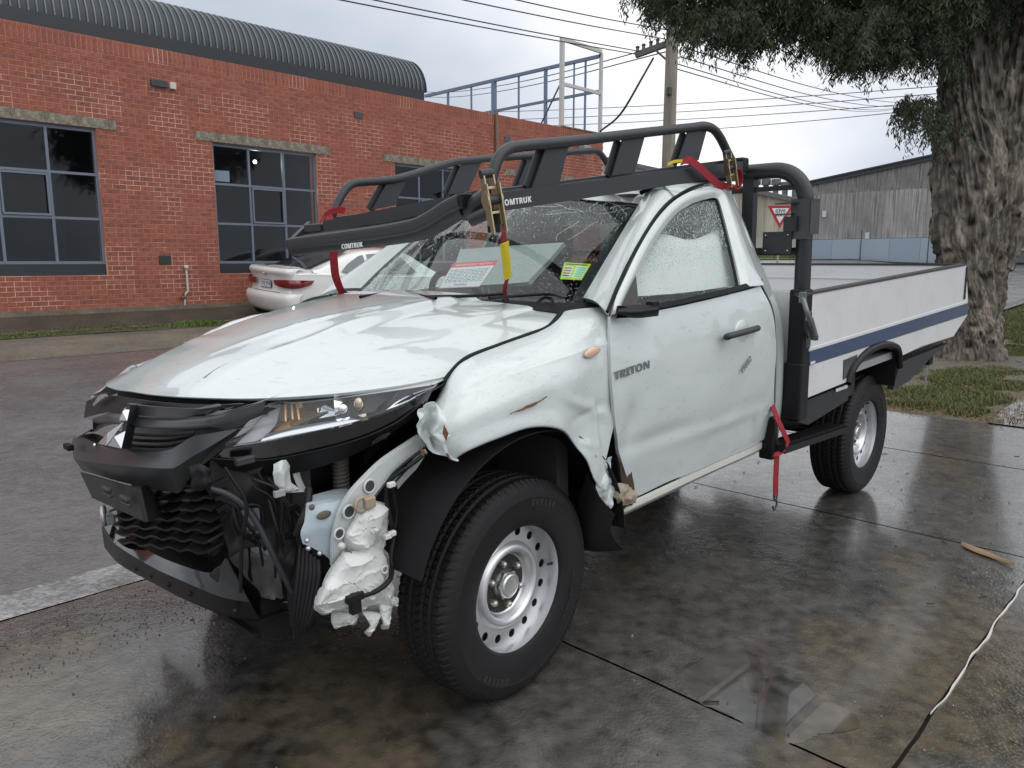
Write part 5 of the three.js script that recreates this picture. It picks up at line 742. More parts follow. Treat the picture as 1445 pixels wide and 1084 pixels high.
  // washer bottle: lumpy moulded plastic
  const lump = (outline, zz, th, seed) => { const n = outline.length, c = outline.reduce((a, q) => [a[0] + q[0] / n, a[1] + q[1] / n], [0, 0]), rows = []; for (let k = 0; k <= 5; k++) { const t = k / 5, e = Math.sqrt(1 - t * t) * .999 + .001; rows.push([...outline, outline[0]].map(q => P(lerp(c[0], q[0], lerp(.02, 1, Math.pow(1 - t, .45))), lerp(c[1], q[1], lerp(.02, 1, Math.pow(1 - t, .45))), zz + th * Math.pow(t, .5)))); } return toCreasedNormals(sheet(rows, { nu: 64, nv: 18, lin: true, warp: p => { const q = Math.abs(2 * fbm(p.x * 15 + seed, p.y * 11, 1, 2) - 1), s = Math.round(q * 4) / 4; return p.clone().add(V(0, (fbm(p.x * 16 + seed, p.y * 16, 2, 2) - .5) * .008, (.5 - lerp(q, s, .4)) * .036 + (Math.abs((p.y * 28) % 1 - .5) < .08 ? .004 : 0))); } }), .75); };
  const bottle = grp('washer_bottle'), mPl = phys([.66, .67, .66], .35, { transmission: .12, thickness: 0 });
  M('tank', [lump([[478, 775], [500, 770], [530, 765], [548, 790], [553, 830], [545, 855], [515, 858], [492, 865], [465, 862], [438, 858], [445, 835], [460, 805]], .70, .075, 1), lump([[438, 855], [455, 815], [480, 800], [488, 830], [470, 862], [450, 866]], .71, .06, 4)], mPl, bottle);
  M('upper_tank', [lump([[500, 720], [515, 706], [535, 708], [546, 716], [542, 745], [535, 775], [510, 790], [488, 775], [480, 758], [490, 745]], .705, .06, 7)], mPl, bottle);
  M('mounting_tab', [lump([[466, 860], [500, 862], [498, 880], [484, 878], [470, 885]], .70, .03, 3), lump([[506, 860], [532, 865], [528, 885], [518, 898], [510, 890], [516, 880]], .715, .025, 5), lump([[535, 850], [552, 845], [545, 880], [535, 884]], .72, .02, 8), lump([[549, 838], [557, 842], [555, 852], [547, 850]], .73, .015, 2)], mPl, bottle);
  M('pump', [rod(P(487, 788, .745), P(500, 795, .74), .022, 14), new THREE.TorusGeometry(.024, .006, 8, 20).rotateX(.5).translate(...P(492, 798, .75).toArray())], mat([.10, .085, .07], .5), bottle);
  const cp = P(521, 709, .765); M('cap', [new THREE.TorusGeometry(.018, .006, 8, 20).translate(...P(510, 712, .76).toArray()), rbox(.032, .03, .02, .005, cp.x, cp.y, cp.z)], mat([.33, .26, .19], .6), bottle);
  M('bolt', [new THREE.SphereGeometry(.010, 10, 8).translate(...P(482, 771, .768).toArray()), new THREE.TorusGeometry(.010, .004, 6, 16).translate(...P(543, 804, .775).toArray())], mat([.5, .5, .48], .4), bottle);
  U('hose', tube([P(553, 800, .785), P(550, 818, .785), P(535, 832, .785), P(515, 840, .785), P(500, 842, .785)], .007, 8, 40), blackPlastic); U('connector', [rbox(.05, .022, .02, .004, ...P(500, 843, .787).toArray()), rbox(.03, .04, .02, .004, ...P(501, 855, .785).toArray())], blackPlastic);
  // wiring loom down from the guard
  U('wiring_loom', [tube([P(600, 640, .79), P(580, 656, .78), P(562, 668, .765), P(548, 682, .75), P(545, 705, .745), P(552, 735, .75), P(556, 755, .75), P(552, 785, .76), P(554, 805, .77)], .006, 8, 60), tube([P(596, 636, .78), P(570, 655, .765), P(552, 675, .75), P(556, 700, .745), P(560, 725, .745), P(556, 752, .75)], .004, 6, 50), tube([P(588, 648, .775), P(565, 672, .76), P(550, 690, .752)], .003, 6, 30)], blackPlastic);
  U('wire_clip', [[552, 684], [553, 753], [547, 757]].map(([x, y]) => rbox(.022, .014, .014, .003, ...P(x, y, .765).toArray())), mat([.62, .62, .6], .5));
  // dark plastics left of it: duct, fog lamp pocket, hanging cable, ribbed duct
  U('air_duct', [sheet([[P(300, 650, .45), P(360, 655, .50), P(425, 665, .50)], [P(310, 720, .45), P(370, 730, .48), P(425, 745, .50)], [P(330, 800, .45), P(385, 815, .48), P(425, 820, .52)], [P(360, 868, .42), P(400, 880, .48), P(428, 890, .5)]], { nu: 30, nv: 40, thick: .006, warp: rag(.05, 9, 4) })], mat([.02, .02, .021], .5));
  U('lower_shroud', sheet([[P(298, 812, .44), P(340, 775, .5), P(380, 770, .54)], [P(325, 835, .46), P(360, 810, .52), P(395, 812, .56)], [P(350, 848, .48), P(375, 842, .54), P(408, 850, .56)]], { nu: 16, nv: 14, thick: .005, warp: rag(.03, 12, 6) }), blackGloss);
  U('fog_lamp', [sheet([[P(332, 722, .50), P(366, 716, .52)], [P(336, 752, .50), P(368, 756, .52)]], { nu: 4, nv: 4, thick: .006 })], phys([.05, .055, .06], .12, { clearcoat: 1 })); U('fog_lamp_rim', [tube([P(331, 721, .51), P(367, 715, .53), P(369, 757, .53), P(335, 753, .51)], .005, 6, 40, true)], blackPlastic);
  U('hanging_cable', tube([P(296, 690, .52), P(318, 696, .54), P(342, 712, .56), P(362, 738, .57), P(380, 772, .58), P(396, 805, .58), P(412, 835, .58)], .008, 8, 60), mat([.03, .034, .04], .4));
  U('bent_stay', [sheet([[P(266, 660, .52), P(284, 654, .54), P(296, 662, .54)], [P(270, 676, .53), P(286, 674, .55), P(298, 680, .55)], [P(276, 694, .53), P(290, 692, .55), P(300, 700, .54)]], { nu: 14, nv: 14, thick: .004, warp: rag(.03, 26, 8) })], blackPlastic);
  for (let k = 0; k < 6; k++) U('duct_rib', tube([P(424 + k * 5, 770 + k * 4, .60 + k * .012), P(420 + k * 6, 820, .62 + k * .012), P(416 + k * 5, 868, .62 + k * .012), P(418 + k * 3, 900 - k * 3, .60 + k * .01)], .008, 6, 24), blackPlastic);
  { const r = rng(31); for (let k = 0; k < 14; k++) { const x = 305 + r() * 110, y = 655 + r() * 60, z = .50 + r() * .08, a = P(x, y, z), b = P(x + 10 + r() * 40, y + 20 + r() * 50, z + .03), c = P(x + r() * 60, y + 60 + r() * 80, z + .02); U('loose_wire', tube([a, b, c], .0022 + r() * .003, 6, 24), r() < .2 ? mat([.12, .12, .13], .5) : blackPlastic); if (k % 2) U('plastic_clip', rbox(.012 + r() * .025, .01 + r() * .02, .012, .002, b.x, b.y, b.z), r() < .3 ? mat([.3, .31, .31], .5) : blackPlastic); } }
  U('black_hose', tube([P(436, 690, .62), P(434, 712, .64), P(425, 735, .65), P(418, 755, .64)], .011, 8, 30), blackPlastic);
  U('lamp_bracket', sheet([[P(524, 628, .68), P(550, 612, .70)], [P(528, 622, .69), P(548, 604, .7)], [P(545, 620, .69), P(553, 606, .70)]], { nu: 6, nv: 6, thick: .004 }), mat([.03, .03, .032], .35)); U('lamp_bracket', rbox(.05, .02, .02, .004, ...P(345, 650, .55).toArray()), mat([.03, .03, .032], .35)); U('lamp_bracket', [sheet([[P(340, 660, .5), P(372, 655, .53)], [P(352, 670, .5), P(366, 668, .52)]], { nu: 3, nv: 2, thick: .004 })], mat([.03, .03, .032], .35));
}
// ---- cab: door, pillars, roof, glass, interior
{
  const D = q => q.map(([x, y, d = 0]) => sd(x, y, d));
  const belt = [[862, 446], [900, 443], [950, 434], [1000, 423], [1045, 412], [1074, 404]];
  const rowsD = [[[899, 702], [940, 682], [990, 659], [1040, 637], [1075, 621], [1089, 612]], [[884, 668], [930, 650], [985, 628], [1036, 605], [1074, 586], [1092, 576]], [[872, 618], [925, 602], [980, 582], [1034, 560], [1075, 541], [1094, 530]], [[865, 560], [922, 546], [978, 527], [1033, 507], [1075, 491], [1095, 483]], [[862, 500], [920, 489], [976, 472], [1032, 455], [1072, 444], [1090, 440]], belt].map(D);
  const gs = (p, cx, cy, sx, sy, a) => a * Math.exp(-(((p.x - cx) / sx) ** 2) - (((p.y - cy) / sy) ** 2));
  const dent = p => p.clone().add(V(0, 0, (fbm(p.x * 4, p.y * 4, 3, 3) - .5) * .014 + gs(p, .52, .80, .05, .09, -.016) + gs(p, .70, .72, .25, .03, -.008) + gs(p, 1.2, .67, .3, .025, .006) + gs(p, .62, 1.0, .1, .05, .004)));
  const door = grp('door'); M('door_skin', sheet(rowsD, { nu: 80, nv: 60, warp: dent, thick: .012, flip: true }), utePaint, door).userData.label = 'dented white door skin with scuffs';
  const belt2 = D(belt), seal = belt.slice(1).map(([x, y]) => sd(x, y - 2, .004)), seal2 = belt.slice(1).map(([x, y]) => sd(x, y - 9, .0)); M('window_seal', sheet([seal, seal2], { nu: 20, nv: 2, lin: true, thick: .008 }), blackMatte, door);
  const outer = [[861, 446], [866, 425], [880, 393], [900, 352], [922, 316], [945, 290], [968, 275], [992, 267], [1010, 266], [1022, 276], [1034, 306], [1048, 345], [1062, 380], [1075, 404]], inner = [[868, 445], [874, 427], [891, 393], [911, 354], [932, 322], [952, 300], [972, 287], [994, 280], [1006, 279], [1013, 286], [1020, 310], [1029, 345], [1037, 378], [1043, 408]];
  const o3 = D(outer), i3 = D(inner.map(q => [...q, -.012])), m3 = o3.map((p, k) => p.clone().lerp(i3[k], .5).add(V(0, .003, .008)));
  M('window_frame', sheet([o3, m3, i3], { nu: 90, nv: 8, thick: .012, flip: true }), utePaint, door);
  const i4 = D(inner.map(([x, y], k) => [x + (k > 8 ? -3 : 2.2), y + (k > 4 && k < 10 ? 3 : 1), -.018])); M('glass_run', sheet([i3.map(p => p.clone().add(V(0, 0, .002))), i4], { nu: 90, nv: 2, lin: true, thick: .006 }), blackMatte, door);
  // window glass: wet, with a pale sheet hanging behind its lower part
  const gb = D([[896, 440, -.02], [940, 434, -.02], [1000, 421, -.02], [1042, 409, -.02]]), gm = D([[905, 380, -.02], [950, 372, -.02], [1000, 360, -.02], [1034, 352, -.02]]), gt = D([[930, 326, -.02], [960, 296, -.02], [992, 284, -.02], [1012, 288, -.02]]);
  const dropN = rep(dropTex, 1.6); M('side_glass', sheet([gb, gm, gt], { nu: 16, nv: 16 }), phys([.86, .9, .89], .05, { transmission: 1, thickness: 0, ior: 1.5, bumpMap: dropN, bumpScale: .004 }), door);
  M('sail_panel', sheet([D([[866, 446, -.004], [898, 440, -.004]]), D([[880, 408, -.006], [896, 405, -.006]]), D([[889, 378, -.006], [892, 374, -.006]])], { nu: 6, nv: 8, thick: .01 }), mat([.05, .046, .045], .6), door);
  M('mirror_stub', [sheet([D([[872, 432, .03], [900, 430, .06], [928, 431, .07]]), D([[873, 440, .05], [900, 440, .08], [930, 437, .09]]), D([[875, 447, .03], [900, 449, .06], [929, 446, .06]])], { nu: 12, nv: 8, thick: .03 }), rbox(.04, .02, .03, .005, ...sd(921, 429, .06).toArray())], blackPlastic, door);
  const h0 = sd(1027, 475, .045), h1 = sd(1067, 464, .045); M('door_handle', [tube([sd(1027, 476, .01), h0, sd(1046, 470, .055), h1, sd(1069, 463, .01)], .013, 10, 30)], mat([.035, .035, .036], .5), door); M('handle_cup', new THREE.SphereGeometry(1, 24, 12).scale(.062, .05, .012).translate(...sd(1046, 469, -.004).toArray()), utePaint, door);
  // badge lettering and grease-pencil mark
  const place = (g, c, ux) => { const z = V(0, 0, 1), x = ux.clone().normalize(), y = z.clone().cross(x).normalize(), zz = x.clone().cross(y); g.applyMatrix4(new THREE.Matrix4().makeBasis(x, y, zz)); g.translate(c.x, c.y, c.z); return g; };
  const bc = sd(892, 522, .006); M('badge_lettering', place(text('TRITON', .027, .003).scale(1.5, 1, 1), bc, sd(911, 515).sub(sd(874, 528))), mat([.35, .37, .39], .25, .9), door);
  const gm0 = sd(1053, 515, .006); M('chalk_mark', place(text('15682', .026, .001), gm0, V(.9, .55, 0)), mat([.16, .18, .19], .8), door);
  U('far_door', [mir(sheet(rowsD, { nu: 30, nv: 24, thick: .01, flip: true })), mir(sheet([o3, m3, i3], { nu: 40, nv: 4, thick: .012 }))], utePaint); U('far_side_glass', mir(sheet([gb, gm, gt], { nu: 8, nv: 8 })), phys([.80, .88, .85], .05, { transmission: 1, thickness: 0, ior: 1.5 }));
  // sill
  const sill = sheet([D([[898, 704, -.006], [950, 680, -.006], [1010, 653, -.006], [1060, 631, -.006], [1088, 616, -.006]]), D([[882, 718, -.002], [941, 691, -.002], [1005, 663, -.002], [1056, 640, -.002], [1085, 625, -.002]]), D([[869, 731, -.01], [932, 701, -.01], [1000, 668, -.01], [1052, 645, -.01], [1081, 631, -.01]]), D([[869, 733, -.1], [932, 703, -.1], [1000, 670, -.1], [1052, 647, -.1], [1081, 633, -.1]])], { nu: 40, nv: 16, thick: .004, flip: false });
  U('sill', sill, phys([.60, .61, .56], .4, { map: dirtyTex, clearcoat: .4 })); U('far_sill', mir(sill), utePaint);
  // A pillars, roof, rear panel
  const ai = [[823, 420, .665], [850, 374, .645], [878, 327, .615], [900, 290, .585], [914, 268, .56]].map(q => tz(...q)), ao = D([[856, 440], [876, 393], [902, 343], [930, 300], [955, 277]].map(q => [...q, -.004])), am = ai.map((p, i) => p.clone().lerp(ao[i], .5).add(V(-.012, .012, .012)));
  const pil = sheet([ai, am, ao], { nu: 40, nv: 10, thick: .02 }); U('a_pillar', pil, utePaint); U('far_a_pillar', mir(pil), utePaint);
  U('pillar_gap', tube(D([[857, 440, .002], [877, 392, .002], [903, 342, .002], [931, 299, .002], [956, 276, .002], [985, 262, .0], [1012, 258, -.01]]), .006, 6, 60), blackMatte); U('roof_drip', tube([tz(905, 272, .565), tz(940, 256, .56), tz(985, 247, .56), tz(1030, 246, .57)], .009, 8, 30), blackMatte);
  const rz = [-.60, -.5, -.3, 0, .3, .5, .60], topRow = (x, y, k) => rz.map(z => V(x + k * z * z, y - .055 * Math.pow(Math.abs(z) / .6, 3), z)), cr0 = (p, u, v) => p.clone().add(V(0, (fbm(p.x * 6, p.z * 5, 2, 3) - .5) * .045 * smooth(1.35, .9, p.x) + .03 * Math.exp(-(((p.x - 1.02) / .1) ** 2) - (((p.z - .25) / .2) ** 2)), 0));
  U('roof', sheet([topRow(.85, 1.600, .40), topRow(.92, 1.628, .38), topRow(1.02, 1.650, .3), topRow(1.2, 1.672, .1), topRow(1.45, 1.680, 0), topRow(1.66, 1.665, 0), topRow(1.73, 1.62, 0)], { nu: 60, nv: 50, warp: cr0, thick: .003, flip: true }), utePaint).userData.label = 'crumpled white roof panel';
  const cant = sheet([D([[950, 279, -.006], [968, 271, -.006], [990, 264, -.006], [1012, 262, -.006], [1030, 268, 0]]), [V(1.10, 1.615, .615), V(1.22, 1.632, .61), V(1.38, 1.64, .605), V(1.55, 1.635, .60), V(1.70, 1.62, .59)]], { nu: 20, nv: 6, thick: .01 }); U('cant_rail', cant, utePaint); U('far_cant_rail', mir(cant), utePaint);
  // rear corner of the cab behind the door
  const rc = sheet([D([[1012, 265], [1024, 275], [1037, 306], [1052, 345], [1066, 380], [1078, 405], [1093, 440], [1097, 485], [1096, 530], [1094, 576], [1090, 618]]), [[1030, 264, .60], [1036, 280, .61], [1047, 306, .63], [1062, 345, .68], [1077, 382, .73], [1088, 410, .77], [1099, 445, .80], [1103, 487, .82], [1102, 530, .83], [1100, 576, .82], [1094, 620, .80]].map(q => tz(...q)), [[1.80, 1.62, .5], [1.79, 1.58, .5], [1.78, 1.5, .52], [1.78, 1.4, .54], [1.78, 1.3, .56], [1.78, 1.2, .58], [1.78, 1.1, .6], [1.78, 1.0, .6], [1.78, .85, .6], [1.78, .7, .6], [1.76, .58, .6]].map(a => V(...a))], { nu: 60, nv: 14, thick: .004, flip: true });
  U('rear_corner', rc, utePaint); U('far_rear_corner', mir(rc), utePaint); U('cab_back', [span(1.755, 1.78, .56, 1.15, -.62, .62), span(1.74, 1.765, 1.5, 1.63, -.55, .55)], utePaint); U('rear_glass', span(1.75, 1.755, 1.15, 1.5, -.56, .56), phys([.5, .55, .55], .04, { transmission: 1, thickness: 0 }));
  // windscreen
  const wz = [-.665, -.5, -.25, 0, .25, .5, .665], wb = wz.map(z => V(.315 + .43 * z * z, 1.205 - .01 * z * z, z)), wt = wz.map(z => V(.85 + .40 * z * z, 1.600 - .045 * Math.pow(Math.abs(z) / .6, 3), z * .875)), wm = wb.map((p, i) => p.clone().lerp(wt[i], .5).add(V(-.018, .014, 0)));
  const screen = grp('windscreen'); M('glass', sheet([wb, wm, wt], { nu: 40, nv: 30 }), phys([.83, .91, .89], .02, { transmission: 1, thickness: 0, ior: 1.5, bumpMap: rep(dropTex, 2), bumpScale: .001 }), screen);
  const onW = (u, v) => { const a = along(wb, u), b = along(wm, u), c = along(wt, u); return along([a, b, c], v); };
  const fr0 = []; for (let i = 0; i <= 20; i++) fr0.push(onW(1, i / 20)); M('frit_border', [sheet([fr0.map(p => p.clone().add(V(.004, 0, 0))), fr0.map((p, i) => onW(.945, i / 20).add(V(.004, -.002, 0)))], { nu: 30, nv: 1, lin: true }), sheet([Array.from({ length: 21 }, (_, i) => onW(i / 20, .99).add(V(.004, -.003, 0))), Array.from({ length: 21 }, (_, i) => onW(i / 20, .955).add(V(.004, -.003, 0)))], { nu: 30, nv: 1, lin: true }), sheet([Array.from({ length: 21 }, (_, i) => onW(i / 20, .0).add(V(.004, -.003, 0))), Array.from({ length: 21 }, (_, i) => onW(i / 20, .06).add(V(.004, -.003, 0)))], { nu: 30, nv: 1, lin: true }), sheet([Array.from({ length: 21 }, (_, i) => onW(0, i / 20).add(V(.004, 0, 0))), Array.from({ length: 21 }, (_, i) => onW(.045, i / 20).add(V(.004, -.002, 0)))], { nu: 30, nv: 1, lin: true })], mat([.012, .013, .015], .3), screen);
  // cracks: jagged lines spreading from the struck corner
  const r = rng(9), cracks = []; for (let k = 0; k < 54; k++) { let u = .20 + (r() - .5) * .22, v = .16 + (r() - .5) * .24, a = r() * TAU; if (k > 34) { u = .3 + r() * .65; v = .72 + r() * .2; } const pts = [onW(u, v)]; for (let i = 0; i < 4; i++) { a += (r() - .5) * 1.3; u = clamp(u + Math.cos(a) * .03, .02, .98); v = clamp(v + Math.sin(a) * .05, .02, .98); pts.push(onW(u, v).add(V(-.001, .001, 0))); } cracks.push(tube(pts, .0009, 4, 8)); }
  M('crack', cracks, phys([.7, .8, .78], .2, { clearcoat: 1 }), screen);
  // paper notice and yellow label stuck inside the screen
  const onPix = (x, y, dx) => { let lo = 0, best = null, bd = 1e9; for (let i = 0; i <= 60; i++) for (let j = 0; j <= 40; j++) { const p = onW(i / 60, j / 40), w = V(p.x * tcs - p.y * tsn, p.x * tsn + p.y * tcs, p.z).add(TO).sub(cO), d = w.dot(cFw), e = Math.hypot(PCX + FPX * w.dot(cR) / d - x, PCY + FPX * w.dot(cDn) / d - y); if (e < bd) { bd = e; best = p; } } return best.clone().add(V(dx, -dx * .6, 0)); };
  const quadUV = (a, b, c, d, m, n) => { const g = sheet([[d, c], [a, b]], { nu: 6, nv: 4, lin: true }); return M(n, g, m, screen); };
  const cv = (w, h, f) => { const c = document.createElement('canvas'); c.width = w; c.height = h; f(c.getContext('2d')); const t = new THREE.CanvasTexture(c); t.colorSpace = THREE.SRGBColorSpace; return t; };
  const notice = cv(512, 384, g => { g.fillStyle = '#e6e3e6'; g.fillRect(0, 0, 512, 384); g.strokeStyle = '#d9606a'; g.lineWidth = 10; g.strokeRect(5, 5, 502, 374); g.fillStyle = '#e0505a'; g.fillRect(0, 0, 512, 74); g.fillStyle = '#f3c9cc'; g.font = 'bold 40px sans-serif'; g.textAlign = 'center'; g.fillText('IMPORTANT NOTICE', 256, 52); g.fillStyle = '#6b6580'; let s = 7; for (let y = 110; y < 300; y += 22) { let x = 40; while (x < 450) { s = (s * 16807) % 2147483647; const w = 14 + s % 46; g.fillRect(x, y, Math.min(w, 465 - x), 9); x += w + 9; } } g.fillStyle = '#2b2d7a'; g.font = 'bold 40px sans-serif'; g.fillText('Pickles', 250, 350); });
  const sticker = cv(256, 160, g => { g.fillStyle = '#c3d41f'; g.fillRect(0, 0, 256, 160); g.fillStyle = '#cfe8c0'; g.fillRect(20, 34, 90, 108); g.fillRect(128, 26, 110, 116); g.fillStyle = '#b43a5a'; for (let y = 46; y < 130; y += 24) g.fillRect(28, y, 72, 12); g.fillStyle = '#48b8a0'; for (let y = 40; y < 130; y += 20) g.fillRect(140, y, 84, 8); g.fillStyle = '#3a4a10'; g.fillRect(30, 10, 190, 10); });
  quadUV(onPix(638, 367, .012), onPix(700, 364, .012), onPix(671, 402, .012), onPix(612, 404, .012), mat([1, 1, 1], .6, 0, { map: notice }), 'paper_notice');
  quadUV(onPix(797, 368, .012), onPix(829, 368, .012), onPix(819, 391, .012), onPix(784, 391, .012), mat([1, 1, 1], .5, 0, { map: sticker }), 'window_sticker');
  // rain drops standing on the glass (uncountable)
  const beads = (n, f, keep, seed, par) => { const q = rng(seed), im = new THREE.InstancedMesh(new THREE.SphereGeometry(1, 7, 5), phys([.9, .93, .93], .02, { transmission: .75, thickness: 0, ior: 1.33 }), n), o = new THREE.Object3D(); let i = 0; while (i < n) { const u = q(), v = q(); if (!keep(u, v, q())) continue; const p = f(u, v), s = .0008 + .0022 * q() * q(); o.position.copy(p); o.scale.set(s, s * (1 + q()), s * .9); o.updateMatrix(); im.setMatrixAt(i++, o.matrix); } im.name = 'rain_drops'; im.userData.kind = 'stuff'; par.add(im); };
  beads(3600, (u, v) => along([along(gb, u), along(gm, u), along(gt, u)], v).add(V(0, 0, .001)), (u, v, k) => k < .06 + .94 * smooth(.4, .7, v + .25 * (fbm(u * 5, v * 5, 1, 3) - .5)), 61, door);
  beads(5200, (u, v) => onW(.05 + u * .9, v).add(V(-.001, .001, 0)), (u, v, k) => k < .15 + .85 * smooth(.45, .8, v) + .5 * smooth(.3, .1, u), 62, screen);
  // interior
  U('dashboard', [sheet([wz.map(z => V(.34 + .42 * z * z, 1.17, z * .95)), wz.map(z => V(.55 + .2 * z * z, 1.175, z * .98)), wz.map(z => V(.70, 1.14, z * 1.1)), wz.map(z => V(.74, 1.0, z * 1.1)), wz.map(z => V(.68, .8, z * 1.1))], { nu: 24, nv: 24, thick: .01 })], mat([.02, .022, .022], .6));
  const seat = s => [rbox(.14, .62, .46, .05, 1.5, .98, s * .36), rbox(.5, .16, .48, .05, 1.2, .72, s * .36), rbox(.1, .18, .26, .04, 1.54, 1.40, s * .36)]; U('seat', seat(1), mat([.03, .03, .032], .8)); U('seat', seat(-1), mat([.03, .03, .032], .8));
  U('steering_wheel', [new THREE.TorusGeometry(.18, .016, 10, 40).rotateY(Math.PI / 2).rotateZ(.35).translate(.86, 1.12, -.36), rbox(.06, .12, .16, .02, .86, 1.12, -.36)], blackPlastic);
  const paleSheetMat = mat([.72, .74, .72], .85); U('pale_side_sheet', sheet([[V(.62, 1.215, .745), V(.9, 1.21, .765), V(1.2, 1.21, .77), V(1.5, 1.21, .75)], [V(.72, 1.33, .70), V(.95, 1.335, .725), V(1.2, 1.33, .73), V(1.52, 1.34, .70)], [V(.76, 1.38, .685), V(.96, 1.405, .70), V(1.22, 1.385, .705), V(1.53, 1.43, .67)], [V(.80, 1.40, .66), V(.98, 1.425, .67), V(1.22, 1.40, .67), V(1.53, 1.45, .64)]], { nu: 40, nv: 24, thick: .012, warp: p => p.clone().add(V(0, 0, (fbm(p.x * 14, p.y * 2.5, 1, 2) - .5) * .022)) }), paleSheetMat);  // pale folded sheet behind the lower side glass
  U('pale_screen_sheet', sheet([[tx(650, 352, .88), tx(720, 347, .86), tx(798, 342, .88)], [tx(642, 375, .80), tx(710, 372, .79), tx(772, 370, .80)], [tx(630, 404, .72), tx(690, 402, .72), tx(745, 398, .72)]], { nu: 24, nv: 24, thick: .02, warp: p => p.clone().add(V((fbm(p.y * 8, p.z * 8, 1, 2) - .5) * .03, 0, 0)) }), mat([.5, .53, .53], .85));  // pale sheet set behind the windscreen
  U('headlining', span(.98, 1.70, 1.585, 1.595, -.54, .54), mat([.12, .12, .12], .9));
}
// ---- tray
{
  const P = (x, y, z = .93) => tz(x, y, z), XY = (q, z = .93) => q.map(([x, y]) => { const p = P(x, y, z); return [p.x, p.y]; });
  const blue = phys([.016, .050, .135], .35, { clearcoat: .5 }), plate = (q, z, t, m, n, bev = .003, par) => { const g = extrude(XY(q, z), t, bev); g.translate(0, 0, z - t); return U(n, g, m, par); };
  const side = grp('drop_side');
  plate([[1135, 416], [1363, 374], [1365.5, 426], [1142, 494]], .93, .03, trayPaint, 'upper_panel', .004, side);
  plate([[1142, 496], [1365.5, 428], [1365.5, 443], [1142, 515]], .934, .034, blue, 'stripe', .002, side);
  plate([[1142, 492], [1365.5, 424.5], [1365.5, 428], [1142, 496]], .938, .03, trayPaint, 'moulding', .001, side); plate([[1135, 414], [1362, 372], [1363, 375], [1135, 418]], .936, .042, mat([.05, .04, .04], .6), 'top_cap', .002, side);
  plate([[1142, 516], [1365, 444], [1345, 475], [1300, 489], [1271, 503], [1266, 494], [1248, 488], [1228, 495], [1212, 510], [1200, 537], [1128, 566], [1139, 520]], .928, .03, trayPaint, 'lower_panel', .003, side);
  const mark = P(1147, 512, .94); M('chip', rbox(.05, .012, .004, .001, mark.x, mark.y, mark.z), trayPaint, side);
  U('arch_flare', [tube([[1196, 541], [1203, 522], [1214, 506], [1228, 494], [1246, 487], [1261, 488], [1268, 496], [1270, 518]].map(q => P(...q, .935)), .020, 8, 50), (() => { const a = [[1198, 541], [1206, 520], [1218, 505], [1232, 495], [1247, 490], [1260, 491], [1266, 500], [1262, 545]].map(q => P(...q, .925)); return sheet([a, a.map(p => p.clone().add(V(0, 0, -.32)))], { nu: 30, nv: 2, lin: true, thick: .004 }); })()], blackPlastic);
  plate([[1128, 569], [1198, 541], [1196, 565], [1140, 600], [1125, 596]], .90, .03, mat([.02, .021, .023], .5), 'side_rail', .003); plate([[1270, 512], [1338, 484], [1318, 500], [1283, 538], [1260, 550]], .905, .03, mat([.022, .023, .025], .5), 'rear_mudguard', .003);
  plate([[1191, 508], [1210, 500], [1206, 527], [1190, 536]], .934, .012, blackGloss, 'fuel_hatch', .002); plate([[1180, 549], [1196, 543], [1196, 547.5], [1180, 553.5]], .912, .003, mat([.6, .6, .66], .5), 'label_plate', 0);
  const yT = 1.172, yB = .70; U('tray_floor', [span(1.84, 4.34, .70, .74, -.9, .9), span(1.9, 4.2, .60, .70, .35, .42), span(1.9, 4.2, .60, .70, -.42, -.35)], mat([.35, .36, .37], .5, .3));
  U('far_side', [span(1.82, 4.36, yB, yT, -.93, -.9)], trayPaint); U('tailgate', [span(4.345, 4.372, yB + .02, yT + .008, -.93, .90)], trayPaint); U('tailgate_cap', [span(4.34, 4.378, yT + .008, yT + .022, -.93, .93), span(4.374, 4.385, yB + .25, yT, .90, .945)], mat([.03, .027, .027], .6)); U('far_side_cap', span(1.82, 4.34, yT, yT + .012, -.94, -.89), mat([.04, .035, .035], .6));
  U('inner_rib', [1.9, 2.3, 2.7, 3.1, 3.5, 3.9].map(x => span(x, x + .01, .75, yT - .05, -.9, -.893)), trayPaint); U('inner_rib', [.86, .98, 1.08].map(y => span(4.338, 4.345, y, y + .008, -.88, .88)), trayPaint);
  U('bulkhead', [span(1.80, 1.83, .86, yT - .005, -.9, .855)], trayPaint); U('bulkhead_skirt', [span(1.795, 1.83, .64, .855, -.9, .85)], phys([.62, .61, .54], .5, { map: dirtyTex }));
  U('lock_pillar', [rbox(.085, .34, .075, .01, 1.79, 1.01, .897), rbox(.095, .27, .085, .012, 1.79, .715, .892)], blackPlastic); U('lock_recess', rbox(.05, .16, .012, .02, 1.80, 1.0, .932), blackGloss);
  const L0 = P(1133, 420, .95), L1 = P(1150, 478, .96); U('latch', [tube([L0, P(1139, 440, .985), P(1146, 462, .99), L1], .011, 8, 20), rbox(.02, .05, .03, .005, L0.x, L0.y, L0.z), bar(P(1142, 450, .985), L1, .03, .018)], mat([.16, .18, .18], .4, .6));
  // headboard
  const hb = grp('headboard'), x = 1.86, mH = mat([.016, .018, .022], .38), arch = []; for (const s of [1, -1]) { const pts = [V(x, .72, .87), V(x, 1.0, .87), V(x, 1.3, .869), V(x, 1.5, .868)]; for (let i = 0; i <= 8; i++) { const a = i / 8 * Math.PI / 2; pts.push(V(x, 1.56 + .15 * Math.sin(a), .718 + .15 * Math.cos(a))); } pts.push(V(x, 1.711, .6), V(x, 1.712, .3)); (s > 0 ? arch.push(...pts) : arch.push(...pts.reverse().map(p => V(p.x, p.y, -p.z)))); }
